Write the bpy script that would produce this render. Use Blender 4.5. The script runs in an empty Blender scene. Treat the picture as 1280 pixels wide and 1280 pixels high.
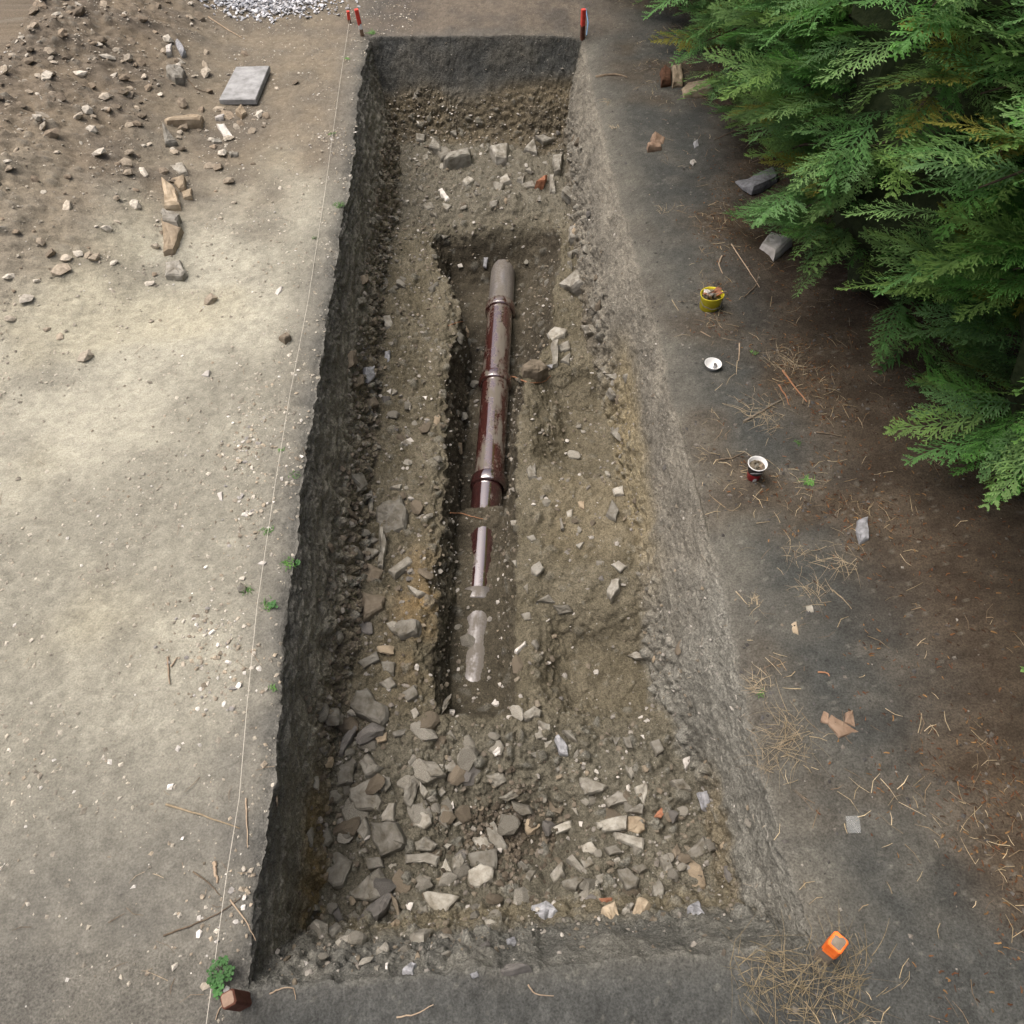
import bpy, math, random
import numpy as np
from mathutils import Vector, Matrix

# ------------------------------------------------------------------ camera, sky, sun, exposure
S = bpy.context.scene
COL = S.collection
FPX, PITCH, CAMH = 960.0, math.atan(1307 / 960), 3.0
cd = bpy.data.cameras.new('camera'); cam = bpy.data.objects.new('camera', cd); COL.objects.link(cam)
cam.location = (0, 0, CAMH)
cam.rotation_euler = (math.pi / 2 - PITCH, 0, 0)
cd.sensor_width = 36; cd.lens = 36 * FPX / 1280; cd.shift_x = -2 / 1280
cd.clip_start = 0.05; cd.clip_end = 300
S.camera = cam

SUN_EL, SUN_AZ = math.radians(69), math.radians(282)      # azimuth clockwise from +Y
W = bpy.data.worlds.new('World'); S.world = W; W.use_nodes = True
wn = W.node_tree
sky = wn.nodes.new('ShaderNodeTexSky'); sky.sky_type = 'NISHITA'; sky.sun_disc = False
sky.sun_elevation = SUN_EL; sky.sun_rotation = SUN_AZ
sky.air_density = 0.45; sky.dust_density = 10.0; sky.ozone_density = 0.6
bg = wn.nodes['Background']; bg.inputs['Strength'].default_value = 0.15
wn.links.new(sky.outputs[0], bg.inputs['Color'])
sd = bpy.data.lights.new('sun', 'SUN'); sun = bpy.data.objects.new('sun', sd); COL.objects.link(sun)
sd.energy = 0.8; sd.angle = math.radians(52); sd.color = (1.0, 1.0, 0.97)      # bright haze: a broad soft sun
sdir = Vector((math.sin(SUN_AZ) * math.cos(SUN_EL), math.cos(SUN_AZ) * math.cos(SUN_EL), math.sin(SUN_EL)))
sun.rotation_euler = sdir.to_track_quat('Z', 'Y').to_euler()
sun.location = (-20, 0, 20)
S.view_settings.view_transform = 'Standard'; S.view_settings.look = 'None'
S.view_settings.gamma = 1.0; S.view_settings.use_curve_mapping = False
S.view_settings.exposure = 0.40

rng = np.random.default_rng(7)
R = random.Random(11)

# ------------------------------------------------------------------ noise (numpy)
_T = rng.random((64, 64, 64)).astype(np.float32)
def vnoise(x, y, z):
    xi = np.floor(x).astype(np.int32); yi = np.floor(y).astype(np.int32); zi = np.floor(z).astype(np.int32)
    fx = (x - xi).astype(np.float32); fy = (y - yi).astype(np.float32); fz = (z - zi).astype(np.float32)
    fx = fx * fx * (3 - 2 * fx); fy = fy * fy * (3 - 2 * fy); fz = fz * fz * (3 - 2 * fz)
    x0 = xi & 63; x1 = (xi + 1) & 63; y0 = yi & 63; y1 = (yi + 1) & 63; z0 = zi & 63; z1 = (zi + 1) & 63
    a = _T[x0, y0, z0] * (1 - fx) + _T[x1, y0, z0] * fx
    b = _T[x0, y1, z0] * (1 - fx) + _T[x1, y1, z0] * fx
    c = _T[x0, y0, z1] * (1 - fx) + _T[x1, y0, z1] * fx
    d = _T[x0, y1, z1] * (1 - fx) + _T[x1, y1, z1] * fx
    return ((a * (1 - fy) + b * fy) * (1 - fz) + (c * (1 - fy) + d * fy) * fz) * 2 - 1
def fbm(x, y, z, s, octv=4, gain=0.5):
    r = 0; a = 1.0; n = 0
    for k in range(octv):
        r = r + a * vnoise(x * s + 17.3 * k, y * s + 5.1 * k, z * s + 9.7 * k)
        n += a; a *= gain; s *= 2.03
    return r / n
_J = rng.random((64, 64, 64, 3)).astype(np.float32)
def clods(x, y, z, s):
    """rounded lumps: 1 at a lump's middle, 0 in the cracks; also a random value per lump"""
    x = x * s; y = y * s; z = z * s
    xi = np.floor(x).astype(np.int32); yi = np.floor(y).astype(np.int32); zi = np.floor(z).astype(np.int32)
    d1 = np.full(x.shape, 9.0, np.float32); d2 = d1.copy(); idv = np.zeros(x.shape, np.float32)
    for i in (-1, 0, 1):
        for j in (-1, 0, 1):
            for k in (-1, 0, 1):
                a = (xi + i); b = (yi + j); c = (zi + k)
                q = _J[a & 63, b & 63, c & 63]
                d = np.sqrt((a + q[..., 0] - x) ** 2 + (b + q[..., 1] - y) ** 2 + (c + q[..., 2] - z) ** 2)
                m = d < d1
                d2 = np.where(m, d1, np.minimum(d2, d)); idv = np.where(m, q[..., 0], idv); d1 = np.where(m, d, d1)
    return np.clip((d2 - d1) * 1.6, 0, 1), idv
def sstep(a, b, x):
    t = np.clip((x - a) / (b - a), 0, 1); return t * t * (3 - 2 * t)
def blob(X, Y, cx, cy, rx, ry):
    return np.exp(-(((X - cx) / rx) ** 2 + ((Y - cy) / ry) ** 2))

# ------------------------------------------------------------------ rays from the survey photo's station to the ground
CP, SP = math.cos(PITCH), math.sin(PITCH)
def ray(px, py):
    x = (px - 642) / FPX; y = -(py - 640) / FPX
    return Vector((x, CP + y * SP, -SP + y * CP))
def at(px, py, z=0.0):
    d = ray(px, py); t = (z - CAMH) / d.z
    return Vector((d.x * t, d.y * t, z))

# ------------------------------------------------------------------ terrain: one lofted sheet, split into named pieces
def spaced(segs):
    out = []
    for a, b, st in segs:
        n = max(2, int(round((b - a) / st)))
        out.extend(np.linspace(a, b, n, endpoint=False))
    return out
rowsY = np.array(spaced([(-40, -6, 5.0), (-6, -0.6, .45), (-.6, 0.05, .022), (0.05, 0.2, .009), (0.2, 0.58, .0052), (0.58, 2.2, .0072), (2.2, 4.2, .0088), (4.2, 7.0, .0115),
                         (7.0, 7.50, .0062), (7.5, 8.8, .018), (8.8, 14, .4), (14, 60, 6)]) + [60.0])
def line(pts):
    a = np.array(sorted(pts)); return np.interp(rowsY, a[:, 0], a[:, 1])
nz = np.zeros_like(rowsY)
def wob(seed, amp, s, octv=3):
    return amp * fbm(rowsY, nz + seed * 3.7, nz + seed, s, octv)
LR = line([(7.5, -1.30), (6.36, -1.25), (5.4, -1.18), (4.41, -1.142), (3.14, -1.10), (2.2, -1.047), (1.7, -1.01), (1.4, -.978), (1.06, -.945), (.85, -.933), (.57, -.92), (.2, -.88)]) + wob(1, .018, 2.5) + wob(11, .017, 13, 4)
LB = line([(7.5, -1.10), (6.1, -1.04), (5.2, -1.04), (4.5, -1.01), (3.85, -.985), (3.27, -.955), (2.75, -.92), (2.2, -.885), (1.67, -.875), (1.37, -.89), (1.06, -.88), (.55, -.85), (.2, -.80)]) + .05 * sstep(1.2, 1.8, rowsY) * sstep(7, 6.5, rowsY) + wob(2, .05, 2.5) + wob(12, .035, 12, 4)
CL = line([(7.5, -.62), (5.9, -.62), (5.6, -.66), (5.3, -.62), (4.93, -.51), (4.64, -.405), (4.3, -.43), (4.03, -.455), (3.35, -.452), (2.47, -.435), (1.95, -.415), (1.53, -.40), (1.2, -.40), (.2, -.35)]) + wob(3, .05, 3.5) + wob(13, .035, 14, 4)
CBL = line([(7.5, -.50), (5.9, -.50), (5.5, -.54), (4.93, -.42), (4.6, -.33), (4.0, -.35), (3.3, -.36), (2.47, -.36), (1.95, -.35), (1.53, -.33), (.2, -.28)]) + wob(4, .03, 4)
CBR = line([(7.5, .10), (5.5, .06), (4.4, .05), (4.18, .08), (4.0, -.02), (3.5, -.03), (3.1, -.06), (2.47, -.07), (1.95, -.09), (1.5, -.09), (.2, .0)]) + wob(5, .025, 4)
CR = line([(7.5, .34), (5.5, .36), (5.3, .37), (4.9, .34), (4.46, .28), (4.2, .20), (4.03, .07), (3.5, .04), (3.08, .01), (2.47, .02), (1.95, .0), (1.57, .0), (.2, .10)]) + wob(6, .045, 4) + wob(16, .03, 13, 4)
RB = line([(7.5, .45), (6.88, .47), (5.5, .49), (4.5, .50), (4.1, .58), (3.85, .66), (3.27, .68), (2.75, .685), (2.4, .715), (1.9, .74), (1.53, .775), (1.25, .88), (1.05, .92), (.7, .935), (.2, .92)]) + wob(7, .05, 3.2) + wob(17, .035, 12, 4)
RR = line([(7.5, .61), (6.36, .665), (5.18, .73), (4.16, .81), (3.4, .865), (2.6, .915), (2.2, .935), (1.75, .965), (1.37, .975), (.85, .99), (.67, 1.005), (.49, 1.04), (.2, 1.06)]) + wob(8, .025, 2.2) + wob(18, .015, 10, 4)
K = lambda v: np.full_like(rowsY, v)
lines = [K(-40.), K(-8.), K(-3.7), LR, LB, CL, CBL, CBR, CR, RB, RR, K(3.7), K(8.), K(40.)]
counts = [4, 8, 168, 100, 84, 42, 54, 42, 104, 90, 146, 8, 4]
cols = []; seg = []; tt = []
for k, n in enumerate(counts):
    t = np.linspace(0, 1, n, endpoint=False)
    if k in (2,): t = 1 - (1 - t) ** 1.25
    if k in (10,): t = t ** 1.25
    cols.append(lines[k][:, None] * (1 - t) + lines[k + 1][:, None] * t); seg += [k] * n; tt += list(t)
cols.append(lines[-1][:, None]); seg.append(12); tt.append(1.0)
X = np.concatenate(cols, 1).astype(np.float64); seg = np.array(seg); tt = np.array(tt)
NR, NC = X.shape
Y = np.repeat(rowsY[:, None], NC, 1)
SG = np.repeat(seg[None], NR, 0); TT = np.repeat(tt[None], NR, 0)

# level of the trench floor
F = -0.77 + 0.03 * fbm(X, Y, X * 0 + 4, 1.3, 3)
F += .05 * fbm(X, Y, X * 0 + 6, 4.5, 4) * sstep(-.1, .15, X)
F += .022 * np.exp(-((X - .09) / .08) ** 2) * sstep(1.55, 1.8, Y) * sstep(4.15, 4.0, Y) + .05 * np.exp(-((X + .52) / .07) ** 2) * sstep(1.5, 1.8, Y) * sstep(5.2, 4.9, Y)
F += .10 * blob(X, Y, -.05, 5.98, .45, .14) * (1 + .8 * fbm(X, Y, X * 0 + 9, 9, 3))
F += .05 * sstep(5.8, 7.0, Y) + .02 * sstep(-.5, -.95, X)
F += .035 * np.sin(Y * 2.3 + X * 3)
q = X > -.03
F -= np.where(q, .15 * sstep(.08, .38, X) * sstep(.85, .6, X) * sstep(3.02, 3.22, Y + .25 * (X - .35)) * sstep(4.12, 3.9, Y), 0)
F += np.where(q, .05 * sstep(3.1, 2.95, Y + .25 * (X - .35)) * sstep(2.1, 2.4, Y), 0)
F -= np.where(q, .17 * sstep(1.42, 1.66, Y - .25 * (X - .4) ** 2) * sstep(2.25, 2.0, Y + .2 * X) * sstep(.06, .36, X), 0)
F -= .14 * blob(X, Y, .0, .95, .26, .20) + .05 * blob(X, Y, -.3, 1.2, .2, .18) + .06 * blob(X, Y, -.78, 1.15, .09, .5)
F -= .05 * sstep(.5, .8, Y) * sstep(1.3, .9, Y)
# level in the pipe cut
pz = np.interp(rowsY, [1.35, 1.50, 1.60, 1.70, 1.80, 2.18, 2.24, 2.33, 2.38, 2.80, 2.85, 2.96, 3.02, 5.5, 5.62, 5.80],
               [-.78, -.90, -.960, -.976, -.990, -.995, -.974, -.974, -.997, -1.003, -.972, -.968, -1.13, -1.145, -.98, -.78])[:, None]
incut = sstep(1.42, 1.6, Y) * sstep(5.78, 5.6, Y)
CUT = np.minimum(pz, F) - .06 * blob(X, Y, -.36, 3.6, .07, 1.2) - .04 * blob(X, Y, .12, 4.75, .12, .5)
CUT = CUT + (.012 * fbm(X, Y, X * 0 + 1, 9, 3) - .004) * (1 - .75 * np.exp(-((X + .095 + .034 * (5.545 - Y)) / .13) ** 2) * (Y < 2.85)) - .004 + .022 * fbm(X, Y, X * 0 + 3, 15, 3) * (sstep(2.80, 2.85, Y) * sstep(3.06, 2.98, Y))
CUT = F * (1 - incut) + CUT * incut
# outside ground
G = 0.012 * fbm(X, Y, X * 0, 0.9, 3) * sstep(40, 9, np.abs(X) + np.abs(Y))
mound = sstep(-2.05, -3.5, X + .10 * (Y - 5)) * sstep(2.9, 4.6, Y) * sstep(13, 9, Y)
G += mound * (.50 + .12 * fbm(X, Y, X * 0 + 2, 1.7, 3))
G += .16 * blob(X, Y, -2.45, 8.2, .6, .22)
G += .10 * sstep(1.6, 2.5, X) * sstep(60, 10, np.abs(Y)) * sstep(6, 4, np.abs(X))
G -= .02 * blob(X, Y, -1.0, 5.0, .4, .3)
G -= .055 * np.exp(-np.abs(X - RR[:, None]) / .09) * (X > 0) * sstep(7.6, 7.4, Y) * sstep(.1, .4, Y)
G -= .026 * np.exp(-np.abs(LR[:, None] - X) / .045) * (X < 0) * sstep(7.6, 7.4, Y) * sstep(.1, .4, Y)
Z = np.where((SG <= 2) | (SG >= 10), G, 0.0)
# left wall
wl = 1 - (1 - TT) ** 1.3
Z = np.where(SG == 3, G * (1 - wl) + F * wl, Z)
Z = np.where(SG == 4, F, Z)
Z = np.where(SG == 5, F * (1 - TT) + CUT * TT, Z)
Z = np.where(SG == 6, CUT, Z)
Z = np.where(SG == 7, CUT * (1 - TT) + F * TT, Z)
Z = np.where(SG == 8, F, Z)
wr = 1 - (1 - TT) ** 1.28
Z = np.where(SG == 9, F * (1 - wr) + G * wr, Z)
# end walls
yf = Y + .018 * fbm(X, Y * 0, X * 0 + 8, 3, 3) + .010 * fbm(X, Y * 0, X * 0 + 2, 13, 4)
ZF = np.interp(yf, [6.78, 6.86, 7.06, 7.30, 7.455, 7.47], [-9, -.74, -.64, -.37, -.02, 0.03])
yn = Y - .065 * (X + .9) + .016 * fbm(X, Y * 0, X * 0 + 3, 3, 3) + .014 * fbm(X, Y * 0, X * 0 + 5, 16, 4)
ZN = np.interp(yn, [.235, .25, .29, .40, .50, .55, .62], [.03, -.02, -.10, -.36, -.64, -.74, -9])
inner = (SG >= 3) & (SG <= 9)
END = np.maximum(ZF, ZN)
Z = np.where(inner, np.minimum(np.maximum(Z, END), np.maximum(G, Z)), Z)

# piece of the setting each face belongs to
REG = np.where(SG <= 2, 0, np.where(SG >= 10, 0, np.where(SG == 3, 1, np.where(SG == 9, 2, 5))))
isF = inner & (ZF >= np.minimum(Z, G) - .004) & (Y > 6.5); isN = inner & (ZN >= np.minimum(Z, G) - .004) & (Y < 1.0)
REG = np.where(isF, 3, REG); REG = np.where(isN, 4, REG)
REG = np.where(inner & ((yf > 7.468) | (yn < .236)), 0, REG)
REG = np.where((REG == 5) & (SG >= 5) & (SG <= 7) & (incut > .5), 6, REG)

def normals(X, Y, Z):
    ux, uy, uz = np.gradient(X, axis=1), np.gradient(Y, axis=1), np.gradient(Z, axis=1)
    vx, vy, vz = np.gradient(X, axis=0), np.gradient(Y, axis=0), np.gradient(Z, axis=0)
    nx, ny, nzv = uy * vz - uz * vy, uz * vx - ux * vz, ux * vy - uy * vx
    l = np.sqrt(nx * nx + ny * ny + nzv * nzv) + 1e-12
    return nx / l, ny / l, nzv / l
# ---- relief
near = (np.abs(X) < 4.0) & (Y > -.8) & (Y < 9)
nx, ny, nzv = normals(X, Y, Z)
def ker(a, w=4):
    b = a.copy()
    for ax in (0, 1):
        c = np.cumsum(np.concatenate([np.repeat(np.take(b, [0], ax), w + 1, ax), b, np.repeat(np.take(b, [-1], ax), w, ax)], ax), ax)
        b = (np.take(c, range(2 * w + 1, c.shape[ax]), ax) - np.take(c, range(0, c.shape[ax] - 2 * w - 1), ax)) / (2 * w + 1)
    return b
nx, ny, nzv = ker(nx), ker(ny), ker(nzv); l = np.sqrt(nx**2 + ny**2 + nzv**2) + 1e-9; nx, ny, nzv = nx/l, ny/l, nzv/l
m = near.reshape(-1)
px_, py_, pz_ = X.reshape(-1)[m], Y.reshape(-1)[m], Z.reshape(-1)[m]
def full(v):
    o = np.zeros(X.size, np.float32); o[m] = v; return o.reshape(X.shape)
n1 = full(fbm(px_, py_, pz_, 7, 5, .55)); n2 = full(fbm(px_, py_, pz_, 28, 4, .6)); n3 = full(fbm(px_ + 9, py_, pz_, 2.2, 4, .55))
n4 = full(fbm(px_ + 4, py_ + 2, pz_, 70, 2, .6))
c1, i1 = clods(px_ + .03 * n1.reshape(-1)[m], py_, pz_, 13); c2, i2 = clods(px_, py_ + .02 * n1.reshape(-1)[m], pz_, 38)
c1, i1, c2, i2 = full(c1), full(i1), full(c2), full(i2)
depth = np.clip(-Z, 0, 1.2)
rub = np.zeros_like(X)                                              # how stony the soil is
rub = np.where(REG == 5, .75, rub); rub = np.where(REG == 6, .45, rub)
rub = np.where(REG == 1, .12 + 1.0 * sstep(.30, .62, depth) * sstep(.9, 1.5, Y) + .35 * sstep(.55, .7, depth), rub)
rub = np.where(REG == 2, .16 + .75 * sstep(.45, .72, depth + .1 * n3 + .16 * sstep(3.6, 4.6, Y)), rub)
rub = np.where(REG == 3, .05 + .8 * sstep(.33, .50, depth + .12 * n3), rub)
rub = np.where(REG == 4, .12 + .7 * sstep(.15, .45, depth + .1 * n3 + .2 * sstep(.3, -.3, X)), rub)
rub = np.where((REG == 5) & (X > .0) & (Y > 1.62), .35, rub)
rub = np.where((REG == 5) & (Y < 1.5), 1.0, rub)
rub = np.where((REG == 0), .05 + .5 * mound, rub)
rub = ker(rub, 3)
pipex = -.095 - .034 * (5.545 - Y)
nearpipe = np.exp(-((X - pipex) / .13) ** 2) * incut
amp1 = np.where(REG == 0, .010 + .05 * mound, np.where((REG == 1), .020, np.where(REG == 2, .026, np.where(REG == 3, .018, .030))))
amp1 = ker(amp1, 3)
disp = amp1 * n1 + np.where(REG == 0, .0055, .012) * n2 * (.6 + rub) + np.where(REG == 0, .0032, .0055) * n4
disp += rub * .046 * (c1 - .45) * (.3 + i1) + rub * .018 * (c2 - .4) * (.3 + i2) + .012 * (c2 - .5) * (i2 > .8) * (REG == 1)
disp += np.where(REG == 0, .008 * (full(clods(px_, py_, pz_ * 0, 8)[0]) - .5) * sstep(-.3, .4, n3), 0)
disp += np.where(REG == 1, .010 * full(fbm(px_ * 4, py_ * .7, pz_ * 5, 6, 3)), 0)     # trowel streaks along the section
disp += .02 * n3 * np.where(REG >= 1, 1, .3)
disp *= (1 - np.where(Y < 2.5, .82, .55) * nearpipe)
disp *= near
X = X + disp * nx; Y = Y + disp * ny; Z = Z + disp * nzv

# ---- soil colours (linear albedo)
def C(r, g, b): return np.array([r, g, b], np.float32)
def mix(a, b, t): return a * (1 - t[..., None]) + b * t[..., None]
one = np.ones(X.shape + (3,), np.float32)
n0 = full(fbm(px_ + 31, py_ + 7, pz_ * 0, .9, 3)); pale = mix(one * C(.40, .378, .322), one * C(.265, .25, .215), sstep(-.30, .5, .9 * n3 + .5 * n1 + .7 * n0))
brown = mix(one * C(.185, .148, .112), one * C(.13, .108, .09), sstep(-.4, .4, n1 + .4 * n3))
grey = mix(one * C(.135, .128, .12), one * C(.19, .178, .16), sstep(-.4, .5, n1))
dark = mix(one * C(.068, .070, .070), one * C(.118, .112, .103), sstep(-.4, .5, n1 + .6 * n3 + .3 * n2))
litter = mix(one * C(.062, .043, .030), one * C(.11, .082, .06), sstep(-.3, .4, n2 + n1))
wallR0 = mix(one * C(.185, .172, .152), one * C(.135, .125, .112), sstep(-.3, .45, n1 + .4 * n2 + .3 * n3))
left = mix(pale, pale * C(1.06, 1.0, .84), sstep(.0, .4, full(fbm(px_ + 50, py_ - 3, pz_ * 0, 1.6, 4))) * .3)
top = sstep(4.3, 5.6, Y + .8 * n3 - .25 * (X + 2))
left = mix(left, brown * 1.0, top * .85)
low = sstep(1.75, .45, Y + .35 * n3 - .45 * (X + 1.2))
left = mix(left, grey * .95, low * .92)
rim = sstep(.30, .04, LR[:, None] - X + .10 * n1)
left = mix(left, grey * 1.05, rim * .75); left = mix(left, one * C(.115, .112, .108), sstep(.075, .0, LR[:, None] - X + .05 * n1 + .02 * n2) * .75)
mo = sstep(.1, .5, mound + .25 * n3); left = mix(left, brown * 1.15, mo * .75)
right = mix(dark, brown * .6, sstep(0, .5, n3))
hl = sstep(1.15, 1.75, X + .30 * n3 - .06 * np.abs(Y - 4)); right = mix(right, litter, hl * .85)
right = mix(right, wallR0 * .92, sstep(.26, -.05, X - RR[:, None] + .22 * n1 + .1 * n3) * .8)
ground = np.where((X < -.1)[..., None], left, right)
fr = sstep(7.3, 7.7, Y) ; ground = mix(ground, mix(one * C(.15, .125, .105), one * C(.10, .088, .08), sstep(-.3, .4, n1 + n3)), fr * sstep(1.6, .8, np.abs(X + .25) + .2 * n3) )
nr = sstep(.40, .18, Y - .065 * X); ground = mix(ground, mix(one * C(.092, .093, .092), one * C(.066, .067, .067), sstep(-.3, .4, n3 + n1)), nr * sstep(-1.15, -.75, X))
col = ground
wallL = mix(one * C(.225, .205, .18), one * C(.32, .295, .255), sstep(-.3, .5, n1 + n2 * .5))
wallL = mix(wallL, one * C(.18, .172, .162) * (1 + .3 * n1[..., None]), sstep(.30, .06, depth + .10 * n3 + .05 * n1) * .9)
wallL = mix(wallL, mix(one * C(.28, .24, .18), one * C(.20, .172, .138), sstep(-.3, .3, n2)), sstep(.38, .62, depth + .12 * n3))
wallL = mix(wallL, one * C(.25, .18, .09), sstep(.42, .62, depth + .08 * n1) * sstep(1.2, .85, Y) * sstep(-.1, .4, n2 + n1 + .3) * .8)
wallR = mix(one * C(.26, .237, .205), one * C(.18, .165, .145), sstep(-.3, .45, n1 + .4 * n2 + .3 * n3))
wallR = mix(wallR, one * C(.235, .225, .205) * (1 + .3 * n1[..., None]), sstep(2.4, 1.5, Y + .4 * n3))
och = sstep(.30, .52, depth + .14 * n3 + .06 * n1) * sstep(1.9, 2.7, Y) * sstep(4.2, 3.6, Y)
wallR = mix(wallR, mix(one * C(.32, .265, .175), one * C(.23, .195, .135), sstep(-.4, .4, n1)), och)
och2 = sstep(.50, .62, depth + .1 * n1) * sstep(1.3, 1.0, Y)
wallR = mix(wallR, one * C(.23, .19, .13), och2 * .8)
wallR = mix(wallR, one * C(.15, .128, .10), sstep(.55, .75, depth + .1 * n3) * sstep(3.9, 4.4, Y) * .8)
wallF = mix(one * C(.085, .086, .086), one * C(.125, .118, .108), sstep(-.3, .4, n1))
wallF = mix(wallF, mix(one * C(.17, .140, .10), one * C(.12, .102, .078), sstep(-.3, .35, n1 + n2)), sstep(.28, .42, depth + .13 * n3 + .05 * X))
wallN = mix(one * C(.15, .147, .138), one * C(.205, .196, .178), sstep(-.3, .3, n2 + n1))
wallN = mix(wallN, one * C(.225, .19, .13), sstep(.36, .6, depth + .12 * n3) * sstep(-.2, .3, n3 + n1 + .25) * .8)
floor = mix(one * C(.135, .117, .085), one * C(.19, .167, .128), sstep(-.35, .45, n1 + .4 * n3))
floor = mix(floor, one * C(.165, .152, .125) * (1 + .2 * n1[..., None]), sstep(1.6, 1.3, Y) * .8)
floor = mix(floor, one * C(.17, .155, .13), sstep(5.5, 6.0, Y) * .8)
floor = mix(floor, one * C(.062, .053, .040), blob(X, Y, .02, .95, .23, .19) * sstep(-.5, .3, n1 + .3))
floor = mix(floor, one * C(.27, .19, .10), blob(X, Y, -.52, 2.1, .14, .42) * sstep(-.3, .3, n1 + .1) * .9)
floor = mix(floor, one * C(.145, .124, .09), (blob(X, Y, .4, 3.55, .35, .45) + .8 * blob(X, Y, .4, 1.85, .35, .3)) * .8)
floor = mix(floor, one * C(.235, .195, .135), sstep(.06, .3, X) * sstep(2.25, 2.6, Y) * sstep(3.1, 2.95, Y) * .5)
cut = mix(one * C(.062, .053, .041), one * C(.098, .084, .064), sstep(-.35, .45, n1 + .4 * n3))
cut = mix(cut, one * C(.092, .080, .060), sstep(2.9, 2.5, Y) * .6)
reg = {1: wallL, 2: wallR, 3: wallF, 4: wallN, 5: floor, 6: cut}
wsm = ker((REG > 0).astype(np.float32), 3)
tr = col.copy()
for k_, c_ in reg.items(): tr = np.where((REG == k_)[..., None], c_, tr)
tr = np.stack([ker(tr[..., i], 3) for i in range(3)], -1)
col = tr
col = col * (1 + .28 * n2 + .20 * n4)[..., None]
stony = (rub * sstep(.45, .85, c1) * sstep(.5, .7, i1))             # grey stone faces bedded in the soil
col = mix(col, one * C(.255, .25, .235) * (1 + .2 * n2[..., None]), stony * .55)
stony2 = sstep(.5, .8, c2) * sstep(.80, .88, i2) * (.35 + .65 * rub)
col = mix(col, one * C(.36, .345, .31), stony2 * .55)
col = np.clip(col * np.array([.97, 1.0, .945], np.float32), .012, .85)

# ------------------------------------------------------------------ materials
def new_mat(name):
    m_ = bpy.data.materials.new(name); m_.use_nodes = True
    return m_, m_.node_tree.nodes, m_.node_tree.links, m_.node_tree.nodes['Principled BSDF']
def nd(nodes, t, **kw):
    n = nodes.new(t)
    for a, b in kw.items(): setattr(n, a, b)
    return n
def soil_mat():
    m_, n, l, b = new_mat('soil')
    at_ = nd(n, 'ShaderNodeAttribute', attribute_name='soil')
    co = nd(n, 'ShaderNodeTexCoord')
    ns = nd(n, 'ShaderNodeTexNoise'); ns.inputs['Scale'].default_value = 130; ns.inputs['Detail'].default_value = 6; ns.inputs['Roughness'].default_value = .65
    l.new(co.outputs['Object'], ns.inputs['Vector'])
    mr = nd(n, 'ShaderNodeMapRange'); mr.inputs['From Min'].default_value = .3; mr.inputs['From Max'].default_value = .72; mr.inputs['To Min'].default_value = -.55; mr.inputs['To Max'].default_value = .55
    l.new(ns.outputs['Fac'], mr.inputs['Value']); ma = nd(n, 'ShaderNodeMath', operation='MULTIPLY_ADD'); ma.inputs[2].default_value = 1; l.new(mr.outputs[0], ma.inputs[0]); l.new(at_.outputs['Alpha'], ma.inputs[1])
    mx = nd(n, 'ShaderNodeMix', data_type='RGBA', blend_type='MULTIPLY'); mx.inputs[0].default_value = 1
    l.new(at_.outputs['Color'], mx.inputs[6]); l.new(ma.outputs[0], mx.inputs[7])
    vo = nd(n, 'ShaderNodeTexVoronoi'); vo.inputs['Scale'].default_value = 75
    l.new(co.outputs['Object'], vo.inputs['Vector'])
    sep = nd(n, 'ShaderNodeSeparateColor'); l.new(vo.outputs['Color'], sep.inputs[0])
    g1 = nd(n, 'ShaderNodeMath', operation='GREATER_THAN'); g1.inputs[1].default_value = .988; l.new(sep.outputs[0], g1.inputs[0])
    l1 = nd(n, 'ShaderNodeMath', operation='LESS_THAN'); l1.inputs[1].default_value = .30; l.new(vo.outputs['Distance'], l1.inputs[0])
    mm = nd(n, 'ShaderNodeMath', operation='MULTIPLY'); l.new(g1.outputs[0], mm.inputs[0]); l.new(l1.outputs[0], mm.inputs[1])
    m2 = nd(n, 'ShaderNodeMix', data_type='RGBA'); m2.inputs[7].default_value = (.36, .35, .31, 1)
    mq = nd(n, 'ShaderNodeMath', operation='GREATER_THAN'); mq.inputs[1].default_value = .9; l.new(at_.outputs['Alpha'], mq.inputs[0]); mz = nd(n, 'ShaderNodeMath', operation='MULTIPLY'); l.new(mm.outputs[0], mz.inputs[0]); l.new(mq.outputs[0], mz.inputs[1]); l.new(mz.outputs[0], m2.inputs[0]); l.new(mx.outputs[2], m2.inputs[6])
    l.new(m2.outputs[2], b.inputs['Base Color'])
    b.inputs['Roughness'].default_value = .95; b.inputs['Specular IOR Level'].default_value = .12
    bp = nd(n, 'ShaderNodeBump'); l.new(at_.outputs['Alpha'], bp.inputs['Strength']); bp.inputs['Distance'].default_value = .011
    v2 = nd(n, 'ShaderNodeTexVoronoi'); v2.inputs['Scale'].default_value = 62; v2.inputs['Randomness'].default_value = 1
    wv = nd(n, 'ShaderNodeMix', data_type='RGBA', blend_type='ADD'); wv.inputs[0].default_value = .02; l.new(co.outputs['Object'], wv.inputs[6]); l.new(ns.outputs['Color'], wv.inputs[7]); l.new(wv.outputs[2], v2.inputs['Vector'])
    hs = nd(n, 'ShaderNodeMath', operation='MULTIPLY_ADD'); hs.inputs[1].default_value = -.55; l.new(v2.outputs['Distance'], hs.inputs[0]); l.new(ns.outputs['Fac'], hs.inputs[2])
    l.new(hs.outputs[0], bp.inputs['Height']); l.new(bp.outputs[0], b.inputs['Normal'])
    return m_
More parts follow.
